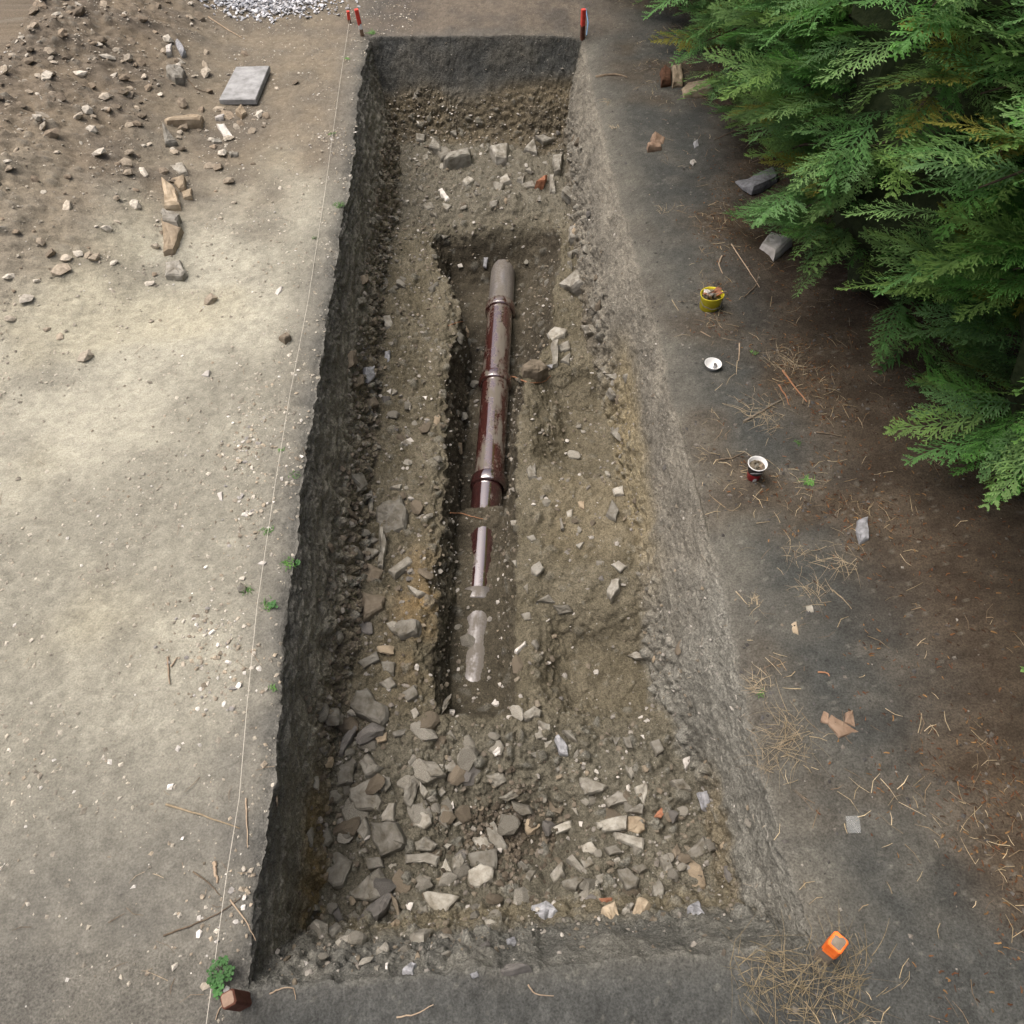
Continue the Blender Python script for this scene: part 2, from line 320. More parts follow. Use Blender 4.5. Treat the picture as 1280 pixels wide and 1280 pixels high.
def rough_mat(name, c1_, c2_, scale=30, rough=.9, bump=.004, spec=.2, rnd=.25, detail=6):
    m_, n, l, b = new_mat(name)
    co = nd(n, 'ShaderNodeTexCoord')
    ns = nd(n, 'ShaderNodeTexNoise'); ns.inputs['Scale'].default_value = scale; ns.inputs['Detail'].default_value = detail; ns.inputs['Roughness'].default_value = .6
    oi = nd(n, 'ShaderNodeObjectInfo')
    ad = nd(n, 'ShaderNodeVectorMath', operation='MULTIPLY_ADD'); ad.inputs[1].default_value = (1, 1, 1)
    cv = nd(n, 'ShaderNodeCombineXYZ'); ml = nd(n, 'ShaderNodeMath', operation='MULTIPLY'); ml.inputs[1].default_value = 40
    l.new(oi.outputs['Random'], ml.inputs[0]); l.new(ml.outputs[0], cv.inputs[0]); l.new(co.outputs['Object'], ad.inputs[0]); l.new(cv.outputs[0], ad.inputs[2])
    l.new(ad.outputs[0], ns.inputs['Vector'])
    rp = nd(n, 'ShaderNodeValToRGB'); rp.color_ramp.elements[0].position = .32; rp.color_ramp.elements[1].position = .70
    rp.color_ramp.elements[0].color = (*c1_, 1); rp.color_ramp.elements[1].color = (*c2_, 1)
    l.new(ns.outputs['Fac'], rp.inputs[0])
    mr = nd(n, 'ShaderNodeMapRange'); mr.inputs['To Min'].default_value = 1 - rnd; mr.inputs['To Max'].default_value = 1 + rnd
    l.new(oi.outputs['Random'], mr.inputs['Value'])
    mx = nd(n, 'ShaderNodeMix', data_type='RGBA', blend_type='MULTIPLY'); mx.inputs[0].default_value = 1
    l.new(rp.outputs[0], mx.inputs[6]); l.new(mr.outputs[0], mx.inputs[7]); l.new(mx.outputs[2], b.inputs['Base Color'])
    b.inputs['Roughness'].default_value = rough; b.inputs['Specular IOR Level'].default_value = spec
    if bump:
        bp = nd(n, 'ShaderNodeBump'); bp.inputs['Strength'].default_value = .7; bp.inputs['Distance'].default_value = bump
        l.new(ns.outputs['Fac'], bp.inputs['Height']); l.new(bp.outputs[0], b.inputs['Normal'])
    return m_
def attr_mat(name, attr, rough=.9, spec=.2, scale=60, transl=0.0):
    m_, n, l, b = new_mat(name)
    a_ = nd(n, 'ShaderNodeAttribute', attribute_name=attr)
    co = nd(n, 'ShaderNodeTexCoord'); ns = nd(n, 'ShaderNodeTexNoise'); ns.inputs['Scale'].default_value = scale; ns.inputs['Detail'].default_value = 4
    l.new(co.outputs['Object'], ns.inputs['Vector'])
    mr = nd(n, 'ShaderNodeMapRange'); mr.inputs['From Min'].default_value = .3; mr.inputs['From Max'].default_value = .7; mr.inputs['To Min'].default_value = .7; mr.inputs['To Max'].default_value = 1.3
    l.new(ns.outputs['Fac'], mr.inputs['Value'])
    mx = nd(n, 'ShaderNodeMix', data_type='RGBA', blend_type='MULTIPLY'); mx.inputs[0].default_value = 1
    l.new(a_.outputs['Color'], mx.inputs[6]); l.new(mr.outputs[0], mx.inputs[7]); l.new(mx.outputs[2], b.inputs['Base Color'])
    b.inputs['Roughness'].default_value = rough; b.inputs['Specular IOR Level'].default_value = spec
    if transl:
        tr_ = nd(n, 'ShaderNodeBsdfTranslucent'); l.new(mx.outputs[2], tr_.inputs['Color'])
        ms = nd(n, 'ShaderNodeMixShader'); ms.inputs[0].default_value = transl
        l.new(b.outputs[0], ms.inputs[1]); l.new(tr_.outputs[0], ms.inputs[2]); l.new(ms.outputs[0], n['Material Output'].inputs['Surface'])
    return m_
M = {}
M['soil'] = soil_mat()
M['stone'] = rough_mat('grey_stone', (.132, .12, .092), (.28, .272, .238), 22, .88, .006)
M['stone_pale'] = rough_mat('pale_stone', (.185, .17, .135), (.39, .38, .335), 22, .88, .006)
M['stone_white'] = rough_mat('white_stone', (.42, .40, .36), (.64, .62, .58), 25, .8, .004)
M['stone_dark'] = rough_mat('dark_stone', (.115, .11, .10), (.20, .19, .175), 22, .85, .006)
M['stone_blue'] = rough_mat('blue_grey_stone', (.17, .175, .18), (.38, .39, .41), 40, .7, .006)
M['stone_tan'] = rough_mat('tan_stone', (.27, .215, .145), (.44, .37, .27), 25, .9, .005)
M['stone_brown'] = rough_mat('muddy_stone', (.115, .096, .07), (.20, .172, .13), 25, .95, .008)
M['brick'] = rough_mat('brick_red', (.24, .10, .06), (.40, .20, .12), 40, .92, .004)
M['tile'] = rough_mat('worn_tile', (.20, .135, .092), (.30, .22, .16), 30, .9, .003, rnd=.12)
M['rust'] = rough_mat('rusty_brown', (.07, .036, .022), (.15, .08, .05), 30, .95, .004)
M['concrete'] = rough_mat('concrete', (.22, .225, .22), (.40, .41, .41), 14, .9, .002, rnd=.05, detail=9)
M['wood'] = rough_mat('peg_wood', (.16, .105, .07), (.27, .19, .13), 30, .85, .002, rnd=.1)
M['wood_red'] = rough_mat('reddish_wood', (.085, .035, .024), (.14, .062, .042), 30, .85, .002, rnd=.1)
M['wood_grey'] = rough_mat('weathered_wood', (.13, .11, .085), (.22, .19, .15), 30, .85, .002, rnd=.1)
M['wood_end'] = rough_mat('wood_end_grain', (.19, .13, .095), (.28, .20, .15), 60, .9, .001, rnd=.1)
M['red'] = rough_mat('red_paint', (.55, .05, .04), (.72, .10, .07), 40, .5, .0005, rnd=.05)
M['orange'] = rough_mat('fluorescent_orange_paint', (.80, .14, .02), (.98, .24, .05), 25, .6, .0005, rnd=.0)
M['white'] = rough_mat('white_paint', (.68, .69, .68), (.82, .83, .82), 20, .4, .0003, .5, .03)
M['yellow'] = rough_mat('yellow_plastic', (.62, .53, .018), (.78, .69, .04), 20, .45, .0008, .5, .03)
M['black'] = rough_mat('black_print', (.012, .013, .015), (.03, .03, .032), 20, .35, .0002, .5, .03)
M['cupred'] = rough_mat('red_print', (.30, .008, .015), (.42, .015, .025), 20, .35, .0002, .5, .03)
M['twig'] = rough_mat('twig_bark', (.10, .078, .055), (.20, .16, .115), 50, .9, .001)
M['straw'] = rough_mat('dry_straw', (.22, .175, .11), (.42, .35, .24), 40, .85, 0)
M['straw_dead'] = rough_mat('dead_straw', (.10, .085, .05), (.27, .22, .14), 40, .9, 0)
M['root'] = rough_mat('pale_root', (.30, .23, .16), (.45, .36, .26), 40, .85, .001)
M['rootred'] = rough_mat('red_root', (.26, .13, .07), (.38, .21, .12), 40, .85, .001)
M['string'] = rough_mat('string', (.52, .49, .42), (.66, .63, .55), 200, .9, 0, rnd=.05)
M['bluecord'] = rough_mat('blue_cord', (.12, .25, .45), (.2, .35, .55), 60, .7, 0)
M['weed'] = rough_mat('weed_leaf', (.06, .16, .03), (.12, .26, .06), 60, .7, 0, .3)
M['clover'] = rough_mat('clover_leaf', (.035, .115, .025), (.06, .18, .045), 60, .6, 0, .3)
M['pebble'] = attr_mat('pebble', 'tint')
M['leaflitter'] = attr_mat('litter', 'tint', .9, .1)
M['bark'] = rough_mat('bark', (.05, .038, .028), (.12, .09, .068), 20, .95, .01)
M['deepgreen'] = rough_mat('light_block_core', (.025, .038, .018), (.055, .07, .032), 25, .95, .03)
M['frond'] = attr_mat('cypress_foliage', 'tint', .55, .35, 5, .42)
def pipe_mat(name, c1_, c2_, mud, lo, hi, rough):
    m_, n, l, b = new_mat(name)
    co = nd(n, 'ShaderNodeTexCoord')
    ns = nd(n, 'ShaderNodeTexNoise'); ns.inputs['Scale'].default_value = 9; ns.inputs['Detail'].default_value = 7; ns.inputs['Roughness'].default_value = .62
    mp = nd(n, 'ShaderNodeMapping'); mp.inputs['Scale'].default_value = (1.2, .38, 1.2); l.new(co.outputs['Object'], mp.inputs[0]); l.new(mp.outputs[0], ns.inputs['Vector'])
    n2_ = nd(n, 'ShaderNodeTexNoise'); n2_.inputs['Scale'].default_value = 60; n2_.inputs['Detail'].default_value = 5
    l.new(co.outputs['Object'], n2_.inputs['Vector'])
    cl = nd(n, 'ShaderNodeValToRGB'); cl.color_ramp.elements[0].color = (*c1_, 1); cl.color_ramp.elements[1].color = (*c2_, 1)
    cl.color_ramp.elements[0].position = .35; cl.color_ramp.elements[1].position = .7; l.new(n2_.outputs['Fac'], cl.inputs[0])
    rp = nd(n, 'ShaderNodeMapRange'); rp.inputs['From Min'].default_value = lo; rp.inputs['From Max'].default_value = hi; rp.clamp = True
    ad = nd(n, 'ShaderNodeMath', operation='MULTIPLY_ADD'); ad.inputs[1].default_value = .24; l.new(n2_.outputs['Fac'], ad.inputs[0]); l.new(ns.outputs['Fac'], ad.inputs[2])
    ge_ = nd(n, 'ShaderNodeNewGeometry'); sx_ = nd(n, 'ShaderNodeSeparateXYZ'); l.new(ge_.outputs['Normal'], sx_.inputs[0])
    a2 = nd(n, 'ShaderNodeMath', operation='MULTIPLY_ADD'); a2.inputs[1].default_value = .16; l.new(sx_.outputs['Z'], a2.inputs[0]); l.new(ad.outputs[0], a2.inputs[2])
    a3 = nd(n, 'ShaderNodeMath', operation='SUBTRACT'); a3.inputs[1].default_value = .16; l.new(a2.outputs[0], a3.inputs[0]); l.new(a3.outputs[0], rp.inputs['Value'])
    md = nd(n, 'ShaderNodeMix', data_type='RGBA'); md.inputs[7].default_value = (*mud, 1)
    l.new(rp.outputs[0], md.inputs[0]); l.new(cl.outputs[0], md.inputs[6]); l.new(md.outputs[2], b.inputs['Base Color'])
    rr = nd(n, 'ShaderNodeMapRange'); rr.inputs['To Min'].default_value = rough; rr.inputs['To Max'].default_value = .9; l.new(rp.outputs[0], rr.inputs['Value'])
    l.new(rr.outputs[0], b.inputs['Roughness'])
    b.inputs['Specular IOR Level'].default_value = 1.0
    iv = nd(n, 'ShaderNodeMath', operation='SUBTRACT'); iv.inputs[0].default_value = 1; l.new(rp.outputs[0], iv.inputs[1]); l.new(iv.outputs[0], b.inputs['Coat Weight'])
    b.inputs['Coat IOR'].default_value = 2.4 if 'clean' not in name else 3.0; b.inputs['Coat Roughness'].default_value = rough * .7
    bp = nd(n, 'ShaderNodeBump'); bp.inputs['Strength'].default_value = .35; bp.inputs['Distance'].default_value = .004; l.new(rp.outputs[0], bp.inputs['Height']); l.new(bp.outputs[0], b.inputs['Normal'])
    return m_
M['pipe'] = pipe_mat('glazed_clay', (.040, .014, .012), (.075, .023, .019), (.115, .10, .075), .58, .70, .13)
M['pipe_clean'] = pipe_mat('clean_glazed_clay', (.032, .013, .013), (.06, .021, .019), (.115, .10, .075), .66, .78, .11)
M['pipe_dusty'] = pipe_mat('dusty_clay', (.085, .074, .068), (.12, .108, .10), (.125, .112, .092), .50, .68, .52)
mp_, n_, l_, b_ = new_mat('clear_plastic'); b_.inputs['Base Color'].default_value = (.75, .8, .8, 1); b_.inputs['Roughness'].default_value = .12; b_.inputs['Alpha'].default_value = .16
M['plastic'] = mp_

# ------------------------------------------------------------------ object helpers
def mesh(name, verts, faces, mat=None, smooth=False):
    me = bpy.data.meshes.new(name); me.from_pydata([tuple(v) for v in verts], [], [tuple(f) for f in faces])
    if mat is not None: me.materials.append(mat)
    if smooth: me.polygons.foreach_set('use_smooth', [True] * len(me.polygons))
    me.update(); return me
def fast_mesh(name, co, tris, mat, tint=None, smooth=False, quads=False):
    k = 4 if quads else 3
    me = bpy.data.meshes.new(name); nv, nf = len(co), len(tris)
    me.vertices.add(nv); me.vertices.foreach_set('co', np.asarray(co, np.float32).ravel())
    me.loops.add(nf * k); me.loops.foreach_set('vertex_index', np.asarray(tris, np.int32).ravel())
    me.polygons.add(nf); me.polygons.foreach_set('loop_start', np.arange(0, nf * k, k, dtype=np.int32))
    me.polygons.foreach_set('use_smooth', np.full(nf, smooth))
    if tint is not None:
        a = me.color_attributes.new('soil' if mat is M['soil'] else 'tint', 'FLOAT_COLOR', 'POINT')
        a.data.foreach_set('color', (tint if tint.shape[1] == 4 else np.concatenate([tint, np.ones((nv, 1))], 1)).astype(np.float32).ravel())
    me.update(calc_edges=True); me.materials.append(mat); return me
def obj(name, me, parent=None, loc=None, label=None, cat=None, group=None, kind=None):
    o = bpy.data.objects.new(name, me); COL.objects.link(o)
    if parent is not None: o.parent = parent
    if loc is not None: o.location = loc
    tag(o, label, cat, group, kind); return o
def tag(o, label=None, cat=None, group=None, kind=None):
    if label: o['label'] = label
    if cat: o['category'] = cat
    if group: o['group'] = group
    if kind: o['kind'] = kind
def empty(name, loc, label, cat, group=None, rz=0):
    o = obj(name, None, None, loc, label, cat, group); o.empty_display_size = .1; o.rotation_euler.z = rz; return o
def tube(pts, rad, sides=6, cap=True):
    """swept tube; rad is a number or a list"""
    pts = [Vector(p) for p in pts]; n = len(pts); vs = []; fs = []
    for i, p in enumerate(pts):
        d = (pts[min(i + 1, n - 1)] - pts[max(i - 1, 0)]).normalized()
        up = Vector((0, 0, 1)) if abs(d.z) < .9 else Vector((1, 0, 0))
        s = d.cross(up).normalized(); u = s.cross(d)
        r = rad[i] if isinstance(rad, (list, tuple)) else rad
        for k in range(sides):
            a = 2 * math.pi * k / sides; vs.append(p + s * (r * math.cos(a)) + u * (r * math.sin(a)))
    for i in range(n - 1):
        for k in range(sides):
            a = i * sides + k; b = i * sides + (k + 1) % sides; fs.append((a, b, b + sides, a + sides))
    if cap: fs.append(tuple(range(sides - 1, -1, -1))); fs.append(tuple(range((n - 1) * sides, n * sides)))
    return vs, fs
def lathe(prof, seg=28, wob_=0.0, seed=0):
    rr_ = random.Random(seed); ph = rr_.random() * 6; vs = []; fs = []; n = len(prof)
    for i in range(seg):
        a = 2 * math.pi * i / seg; w = 1 + wob_ * math.sin(2 * a + ph) + .5 * wob_ * math.sin(3 * a + 2 * ph)
        for r, z in prof: vs.append((r * w * math.cos(a), r * w * math.sin(a), z))
    for i in range(seg):
        j = (i + 1) % seg
        for k in range(n - 1): fs.append((i * n + k, j * n + k, j * n + k + 1, i * n + k + 1))
    return vs, fs
def box(x0, x1, y0, y1, z0, z1):
    v = [(x, y, z) for z in (z0, z1) for (x, y) in ((x0, y0), (x1, y0), (x1, y1), (x0, y1))]
    return v, [(3, 2, 1, 0), (4, 5, 6, 7), (0, 1, 5, 4), (1, 2, 6, 5), (2, 3, 7, 6), (3, 0, 4, 7)]

# ------------------------------------------------------------------ setting pieces from the sheet
P = np.stack([X, Y, Z], -1).reshape(-1, 3).astype(np.float32); CF = np.concatenate([col.reshape(-1, 3), ker(np.where(REG == 0, np.where((X < 0) & (Y > .35), .55, .8), 1.0), 4).reshape(-1, 1)], 1)
ii = np.arange(NR * NC).reshape(NR, NC)
quads = np.stack([ii[:-1, :-1], ii[:-1, 1:], ii[1:, 1:], ii[1:, :-1]], -1).reshape(-1, 4)
freg = REG[:-1, :-1].reshape(-1)
PIECES = {}
for k_, nm in enumerate(['ground', 'wall_left', 'wall_right', 'wall_far', 'wall_near', 'trench_floor', 'pipe_cut']):
    f = quads[freg == k_]; used, inv = np.unique(f, return_inverse=True)
    me = fast_mesh(nm, P[used], inv.reshape(-1, 4), M['soil'], CF[used], True, True)
    PIECES[nm] = obj(nm, me, kind='structure')
RN = ['ground', 'wall_left', 'wall_right', 'wall_far', 'wall_near', 'trench_floor', 'pipe_cut']
NX2, NY2, NZ2 = normals(X, Y, Z)
NS = np.stack([ker(NX2, 5), ker(NY2, 5), ker(NZ2, 5)], -1)
def probe(x, y):
    r = int(np.clip(np.searchsorted(rowsY, y), 1, NR - 1)); c = int(np.argmin((X[r] - x) ** 2 + (Y[r] - y) ** 2)); return r, c
def surf(x, y):
    r, c = probe(x, y); return float(Z[r, c])
def hit(px, py):
    d = ray(px, py); t = (0.7 - CAMH) / d.z; o = Vector((0, 0, CAMH)); st = .05
    while t < 14:
        p = o + d * t
        if p.z < surf(p.x, p.y):
            if st < .004: break
            t -= st; st *= .35
        t += st
    p = o + d * t; r, c = probe(p.x, p.y); n = Vector(NS[r, c]).normalized()
    return p, n, RN[REG[r, c]]

# ------------------------------------------------------------------ stones traced as outlines, built as solid rock on the ground they lie on
def stone_mesh(poly, th, seed, rough=.05, bury=.6):
    """poly: list of 2D points (m). A faceted slab with a broken rim, a tilted uneven top and buried underside."""
    rr_ = random.Random(seed); n0 = len(poly); cx = sum(p[0] for p in poly) / n0; cy = sum(p[1] for p in poly) / n0
    size = max(math.hypot(p[0] - cx, p[1] - cy) for p in poly); out = []
    for i in range(n0):
        a = poly[i]; b = poly[(i + 1) % n0]; out.append((a[0] - cx, a[1] - cy))
        L = math.hypot(b[0] - a[0], b[1] - a[1])
        k = 2 if L > size * .7 else 1
        for j in range(k):
            t = (j + 1) / (k + 1) + rr_.uniform(-.08, .08); e = rr_.uniform(-1, 1) * rough * size
            nxn, nyn = -(b[1] - a[1]) / (L + 1e-9), (b[0] - a[0]) / (L + 1e-9)
            out.append((a[0] + (b[0] - a[0]) * t + nxn * e - cx, a[1] + (b[1] - a[1]) * t + nyn * e - cy))
    n = len(out); tx, ty = rr_.uniform(-.25, .25), rr_.uniform(-.25, .25)
    vs = []; fs = []
    def ring(sc, z, jz, tilt):
        for (x, y) in out:
            s_ = sc * (1 + rr_.uniform(-.03, .03))
            vs.append((x * s_, y * s_, z + rr_.uniform(-jz, jz) * th + tilt * (x * tx + y * ty)))
    ring(1.02, -bury * th, .1, 0); ring(1.03, .25 * th, .12, .6); ring(.95, .80 * th, .10, 1); ring(.80, 1.0 * th, .06, 1); ring(.42, 1.03 * th, .08, 1)
    for r_ in range(4):
        for i in range(n):
            a = r_ * n + i; b = r_ * n + (i + 1) % n; fs.append((a, b, b + n, a + n))
    vs.append((0, 0, 1.05 * th)); k = len(vs) - 1
    for i in range(n): fs.append((4 * n + i, 4 * n + (i + 1) % n, k))
    return vs, fs, (cx, cy)
_seed = [0]
def traced_stone(org, sc, poly, mat='stone', thick=.3, tilt=.5, label=None, cat='stone', name='stone', group=None, lift=.35):
    """outline in photo pixels (org + p / sc) -> a rock lying on the terrain there"""
    _seed[0] += 1; px = [(org[0] + x / sc, org[1] + y / sc) for x, y in poly]
    c = (sum(p[0] for p in px) / len(px), sum(p[1] for p in px) / len(px))
    p, n, reg_ = hit(*c)
    n = (n * tilt + Vector((0, 0, 1)) * (1 - tilt) + Vector((R.uniform(-.1, .1), R.uniform(-.1, .1), 0))).normalized()
    o = Vector((0, 0, CAMH)); pts = []
    u = n.cross(Vector((0, 1, 0))); u = (u if u.length > .1 else n.cross(Vector((1, 0, 0)))).normalized(); v = n.cross(u)
    for q in px:
        d = ray(*q); den = d.dot(n)
        if abs(den) < .25: n = (n * .3 - d.normalized() * .7).normalized(); u = n.cross(Vector((0, 1, 0))).normalized(); v = n.cross(u); den = d.dot(n)
        t = (p - o).dot(n) / den; w = o + d * t - p; pts.append((w.dot(u), w.dot(v)))
    ar = sum(pts[i - 1][0] * pts[i][1] - pts[i][0] * pts[i - 1][1] for i in range(len(pts)))
    if ar < 0: pts = pts[::-1]
    size = max(math.hypot(*q) for q in pts); th = max(.012, min(size * thick * 1.3, .09)) * (.6 if label and tilt < .3 else 1)
    vs, fs, (cx, cy) = stone_mesh(pts, th, _seed[0])
    base = p + u * cx + v * cy - n * th * (1 - lift) * .45
    vs = [u * a + v * b + n * h for a, b, h in vs]
    par = PIECES[reg_] if label is None else None
    return obj(name, mesh(name, vs, fs, M[mat]), par, base, label, cat if label else None, group)
LG = 'loose stones on the trench floor'
A_, B_, C_, D_, E_ = ((380, 840), 4.923), ((200, 940), 3.765), ((380, 1020), 3.765), ((600, 840), 3.765), ((480, 560), 3.556)
F_, G_, H_, I_, T_ = ((200, 600), 3.765), ((440, 0), 3.765), ((480, 260), 3.765), ((200, 300), 3.765), ((200, 0), 4.0)
J_, Q_, U_ = ((740, 600), 3.765), ((740, 0), 3.765), ((740, 300), 3.765)
LOOSE = [
 (A_, [(410,925),(580,935),(640,1070),(610,1095),(480,1140),(430,1060)], 'stone', .35, 'largest grey block in the left rubble, beside the lower left wall'),
 (A_, [(290,720),(430,660),(490,800),(470,860),(320,850),(285,780)], 'stone', .35, 'broad dusty grey slab directly above the largest left rubble block'),
 (A_, [(330,130),(400,110),(450,190),(510,215),(515,290),(480,335),(330,270),(295,230)], 'stone', .3, 'ridged grey slab leaning at the lower end of the left ledge'),
 (A_, [(345,560),(400,500),(450,570),(490,590),(440,640),(390,650)], 'stone', .4, 'rough grey stone tipped over a dark gap in the left rubble'),
 (A_, [(210,575),(312,570),(300,690),(200,700)], 'stone', .35, 'square grey stone lodged against the foot of the left wall'),
 (A_, [(475,890),(530,805),(565,810),(560,920),(480,925)], 'stone', .35, 'small upright oblong stone touching the largest left rubble block'),
 (A_, [(610,720),(660,660),(700,690),(690,760),(655,830),(615,800)], 'stone', .3, 'oval brown grey stone left of the rubble hollow'),
 (A_, [(670,890),(720,860),(775,880),(785,940),(740,975),(670,950)], 'stone_pale', .45, 'chunky mauve grey stone on the left lip of the rubble hollow'),
 (A_, [(715,560),(830,570),(875,640),(780,655),(730,600)], 'stone', .3, 'wedge shaped stone overhanging the top of the rubble hollow'),
 (A_, [(860,580),(915,540),(955,600),(935,630),(870,610)], 'stone_pale', .3, 'pointed pale stone beside the wedge above the rubble hollow'),
 (A_, [(685,1050),(750,1010),(820,1060),(790,1105),(700,1100)], 'stone', .4, 'rounded grey stone right above the bar shaped stone'),
 (A_, [(625,1125),(760,1110),(840,1140),(815,1205),(740,1175),(625,1180)], 'stone_pale', .35, 'bar shaped pale stone with a notched lower side'),
 (A_, [(1030,1015),(1050,970),(1130,1030),(1140,1085),(1055,1105)], 'stone_pale', .3, 'flat five sided pale stone left of the leaning long slab'),
 (A_, [(1110,950),(1165,925),(1205,990),(1255,1090),(1240,1115),(1150,1095)], 'stone_pale', .3, 'long pale slab leaning at the edge of the rubble hollow'),
 (A_, [(1000,1130),(1185,1105),(1185,1230),(1005,1200)], 'stone', .35, 'squared grey slab below the leaning long slab'),
 (A_, [(1005,1230),(1085,1190),(1165,1220),(1160,1290),(1080,1330),(1020,1300)], 'stone_pale', .35, 'rounded pale stone resting against the squared slab'),
 (B_, [(770,500),(820,460),(910,525),(870,640),(820,650),(775,600)], 'stone', .3, 'large smooth slab tilted against the lower left wall'),
 (B_, [(900,670),(990,580),(1035,620),(1055,690),(1010,710),(920,700)], 'stone', .45, 'hump backed grey stone behind the dark tilted slab'),
 (B_, [(915,820),(960,760),(1060,700),(1095,720),(1050,790),(1010,825)], 'stone_dark', .55, 'dark grey tilted slab in the bottom left corner of the floor'),
 (B_, [(1090,670),(1120,700),(1155,820),(1130,825)], 'stone_brown', .5, 'narrow brown stone standing beside the dark tilted slab'),
 (C_, [(560,365),(600,360),(735,390),(685,435),(665,495),(590,430)], 'stone_pale', .25, 'flat triangular pale slab near the bottom edge of the floor'),
 (C_, [(1070,440),(1140,425),(1195,470),(1160,505),(1095,505)], 'stone_blue', .5, 'blue grey sparkling rock near the bottom edge of the floor'),
 (D_, [(470,500),(510,505),(600,540),(570,565),(490,580),(470,545)], 'stone_pale', .3, 'arrow shaped pale stone alone right of the rubble hollow'),
 (D_, [(585,605),(650,560),(715,585),(700,615),(605,645)], 'stone_pale', .4, 'chunky pale stone above the row of squared stones'),
 (D_, [(675,435),(725,465),(715,510),(690,475)], 'stone', .3, 'small pointed stone uppermost of the lower right cluster'),
 (D_, [(725,550),(780,520),(790,540),(775,630),(735,590)], 'stone_pale', .3, 'upright tooth shaped stone in the lower right cluster'),
 (D_, [(690,660),(750,620),(768,625),(765,672)], 'stone', .3, 'small triangular stone under the tooth shaped stone'),
 (D_, [(540,710),(570,700),(690,680),(685,750),(585,758),(570,740),(550,735)], 'stone_pale', .3, 'oblong pale stone with a broken left end in the squared row'),
 (D_, [(694,685),(740,682),(775,700),(775,745),(740,770),(697,750)], 'stone_tan', .4, 'ochre stone with a white crust at the right end of the row'),
 (D_, [(627,760),(770,795),(765,850),(640,795)], 'stone_pale', .4, 'slanting brick shaped pale stone below the squared row'),
 (D_, [(475,820),(530,805),(555,840),(550,862),(485,850)], 'stone_pale', .4, 'blunt pale stone on its own left of the brick shaped stone'),
 (D_, [(405,890),(430,870),(510,950),(500,980)], 'stone', .4, 'slanting narrow stone right of the gravelly hollow'),
 (D_, [(385,990),(450,975),(490,985),(450,1035),(400,1020)], 'stone', .4, 'grey stone half sunk below the slanting narrow stone'),
 (D_, [(435,1065),(510,1035),(535,1060),(500,1085),(450,1095)], 'stone_pale', .4, 'pale oval stone casting a dark underside near the bottom edge'),
 (D_, [(570,1130),(630,1095),(665,1170),(620,1195)], 'stone_tan', .4, 'two toned brown block left of the paired bottom stones'),
 (D_, [(665,1150),(710,1085),(728,1095),(705,1165),(680,1172)], 'stone_pale', .4, 'slim left stone of the pair at the bottom right'),
 (D_, [(740,1095),(765,1085),(805,1110),(765,1175),(708,1205)], 'stone_tan', .35, 'broad leaf shaped right stone of the pair at the bottom right'),
 (D_, [(340,735),(430,700),(435,735),(360,768)], 'stone_pale', .4, 'pale lumpy stone on the right lip of the gravelly hollow'),
 (D_, [(150,605),(230,630),(250,665),(210,675),(165,650)], 'stone', .35, 'grey wedge at the upper right lip of the gravelly hollow'),
 (D_, [(90,590),(180,535),(190,580),(130,610)], 'stone', .35, 'tilted grey chip above the wedge at the hollow lip'),
 (D_, [(190,210),(250,170),(290,190),(280,215),(215,228)], 'stone_pale', .35, 'flat pale flake at the top of the lower rubble floor'),
 (D_, [(350,320),(365,305),(410,350),(415,390),(375,385)], 'stone_blue', .4, 'stone with a bluish tip below the pale flake'),
 (E_, [(-35,340),(-30,280),(0,260),(90,250),(108,300),(95,365),(10,385)], 'stone', .3, 'large flat six sided stone on the left ledge beside the pipe cut'),
 (E_, [(20,550),(110,488),(132,525),(50,585)], 'stone', .4, 'oblong grey stone slanting on the left ledge'),
 (E_, [(20,800),(80,772),(160,778),(150,830),(70,845)], 'stone', .25, 'smooth grey flag set in the yellow soil of the left ledge'),
 (E_, [(990,650),(1010,590),(1050,590),(1050,640),(1010,690)], 'stone_pale', .5, 'upright pale stone at the foot of the right wall'),
 (E_, [(1085,925),(1130,908),(1175,935),(1120,942)], 'stone_pale', .4, 'thin pale stone jutting over the lower right hollow'),
 (E_, [(655,530),(690,508),(712,540),(680,570),(655,560)], 'stone_pale', .4, 'pale stone bedded on the right terrace beside the pipe cut'),
 (H_, [(645,770),(690,735),(740,740),(770,790),(720,815),(650,810)], 'stone_brown', .6, 'rounded muddy boulder at the head of the right block'),
 (H_, [(830,380),(930,310),(955,370),(900,405)], 'stone_pale', .4, 'pale angular stone sticking out of the right wall above the pit'),
 (G_, [(650,740),(740,700),(730,770),(680,775)], 'stone_pale', .4, 'pale blocky stone in the middle of the far stone row'),
 (G_, [(805,720),(850,680),(870,735)], 'stone_pale', .4, 'triangular pale stone right of the middle in the far stone row'),
 (G_, [(430,780),(450,755),(560,738),(560,770),(450,785)], 'stone_pale', .5, 'long bar shaped stone at the left of the far stone row'),
 (G_, [(365,720),(385,670),(415,700),(425,735)], 'stone_pale', .5, 'pointed pale stone at the left end of the far stone row'),
 (G_, [(925,855),(945,855),(955,930),(930,930)], 'stone_pale', .5, 'narrow pale stone standing by the far right wall foot'),
 (G_, [(945,740),(995,740),(980,830),(950,840)], 'stone_pale', .35, 'tall pale stone set in the far right wall foot'),
 (G_, [(860,885),(915,855),(900,885)], 'brick', .5, 'thin reddish sherd among the far pale stones'),
 (D_, [(555,1080),(625,1075),(622,1088),(580,1096)], 'brick', .4, 'thin red brick sliver near the bottom edge of the floor'),
 (D_, [(810,690),(850,640),(890,645),(850,690)], 'brick', .25, 'crumbly orange fired clay patch right of the squared stones'),
]
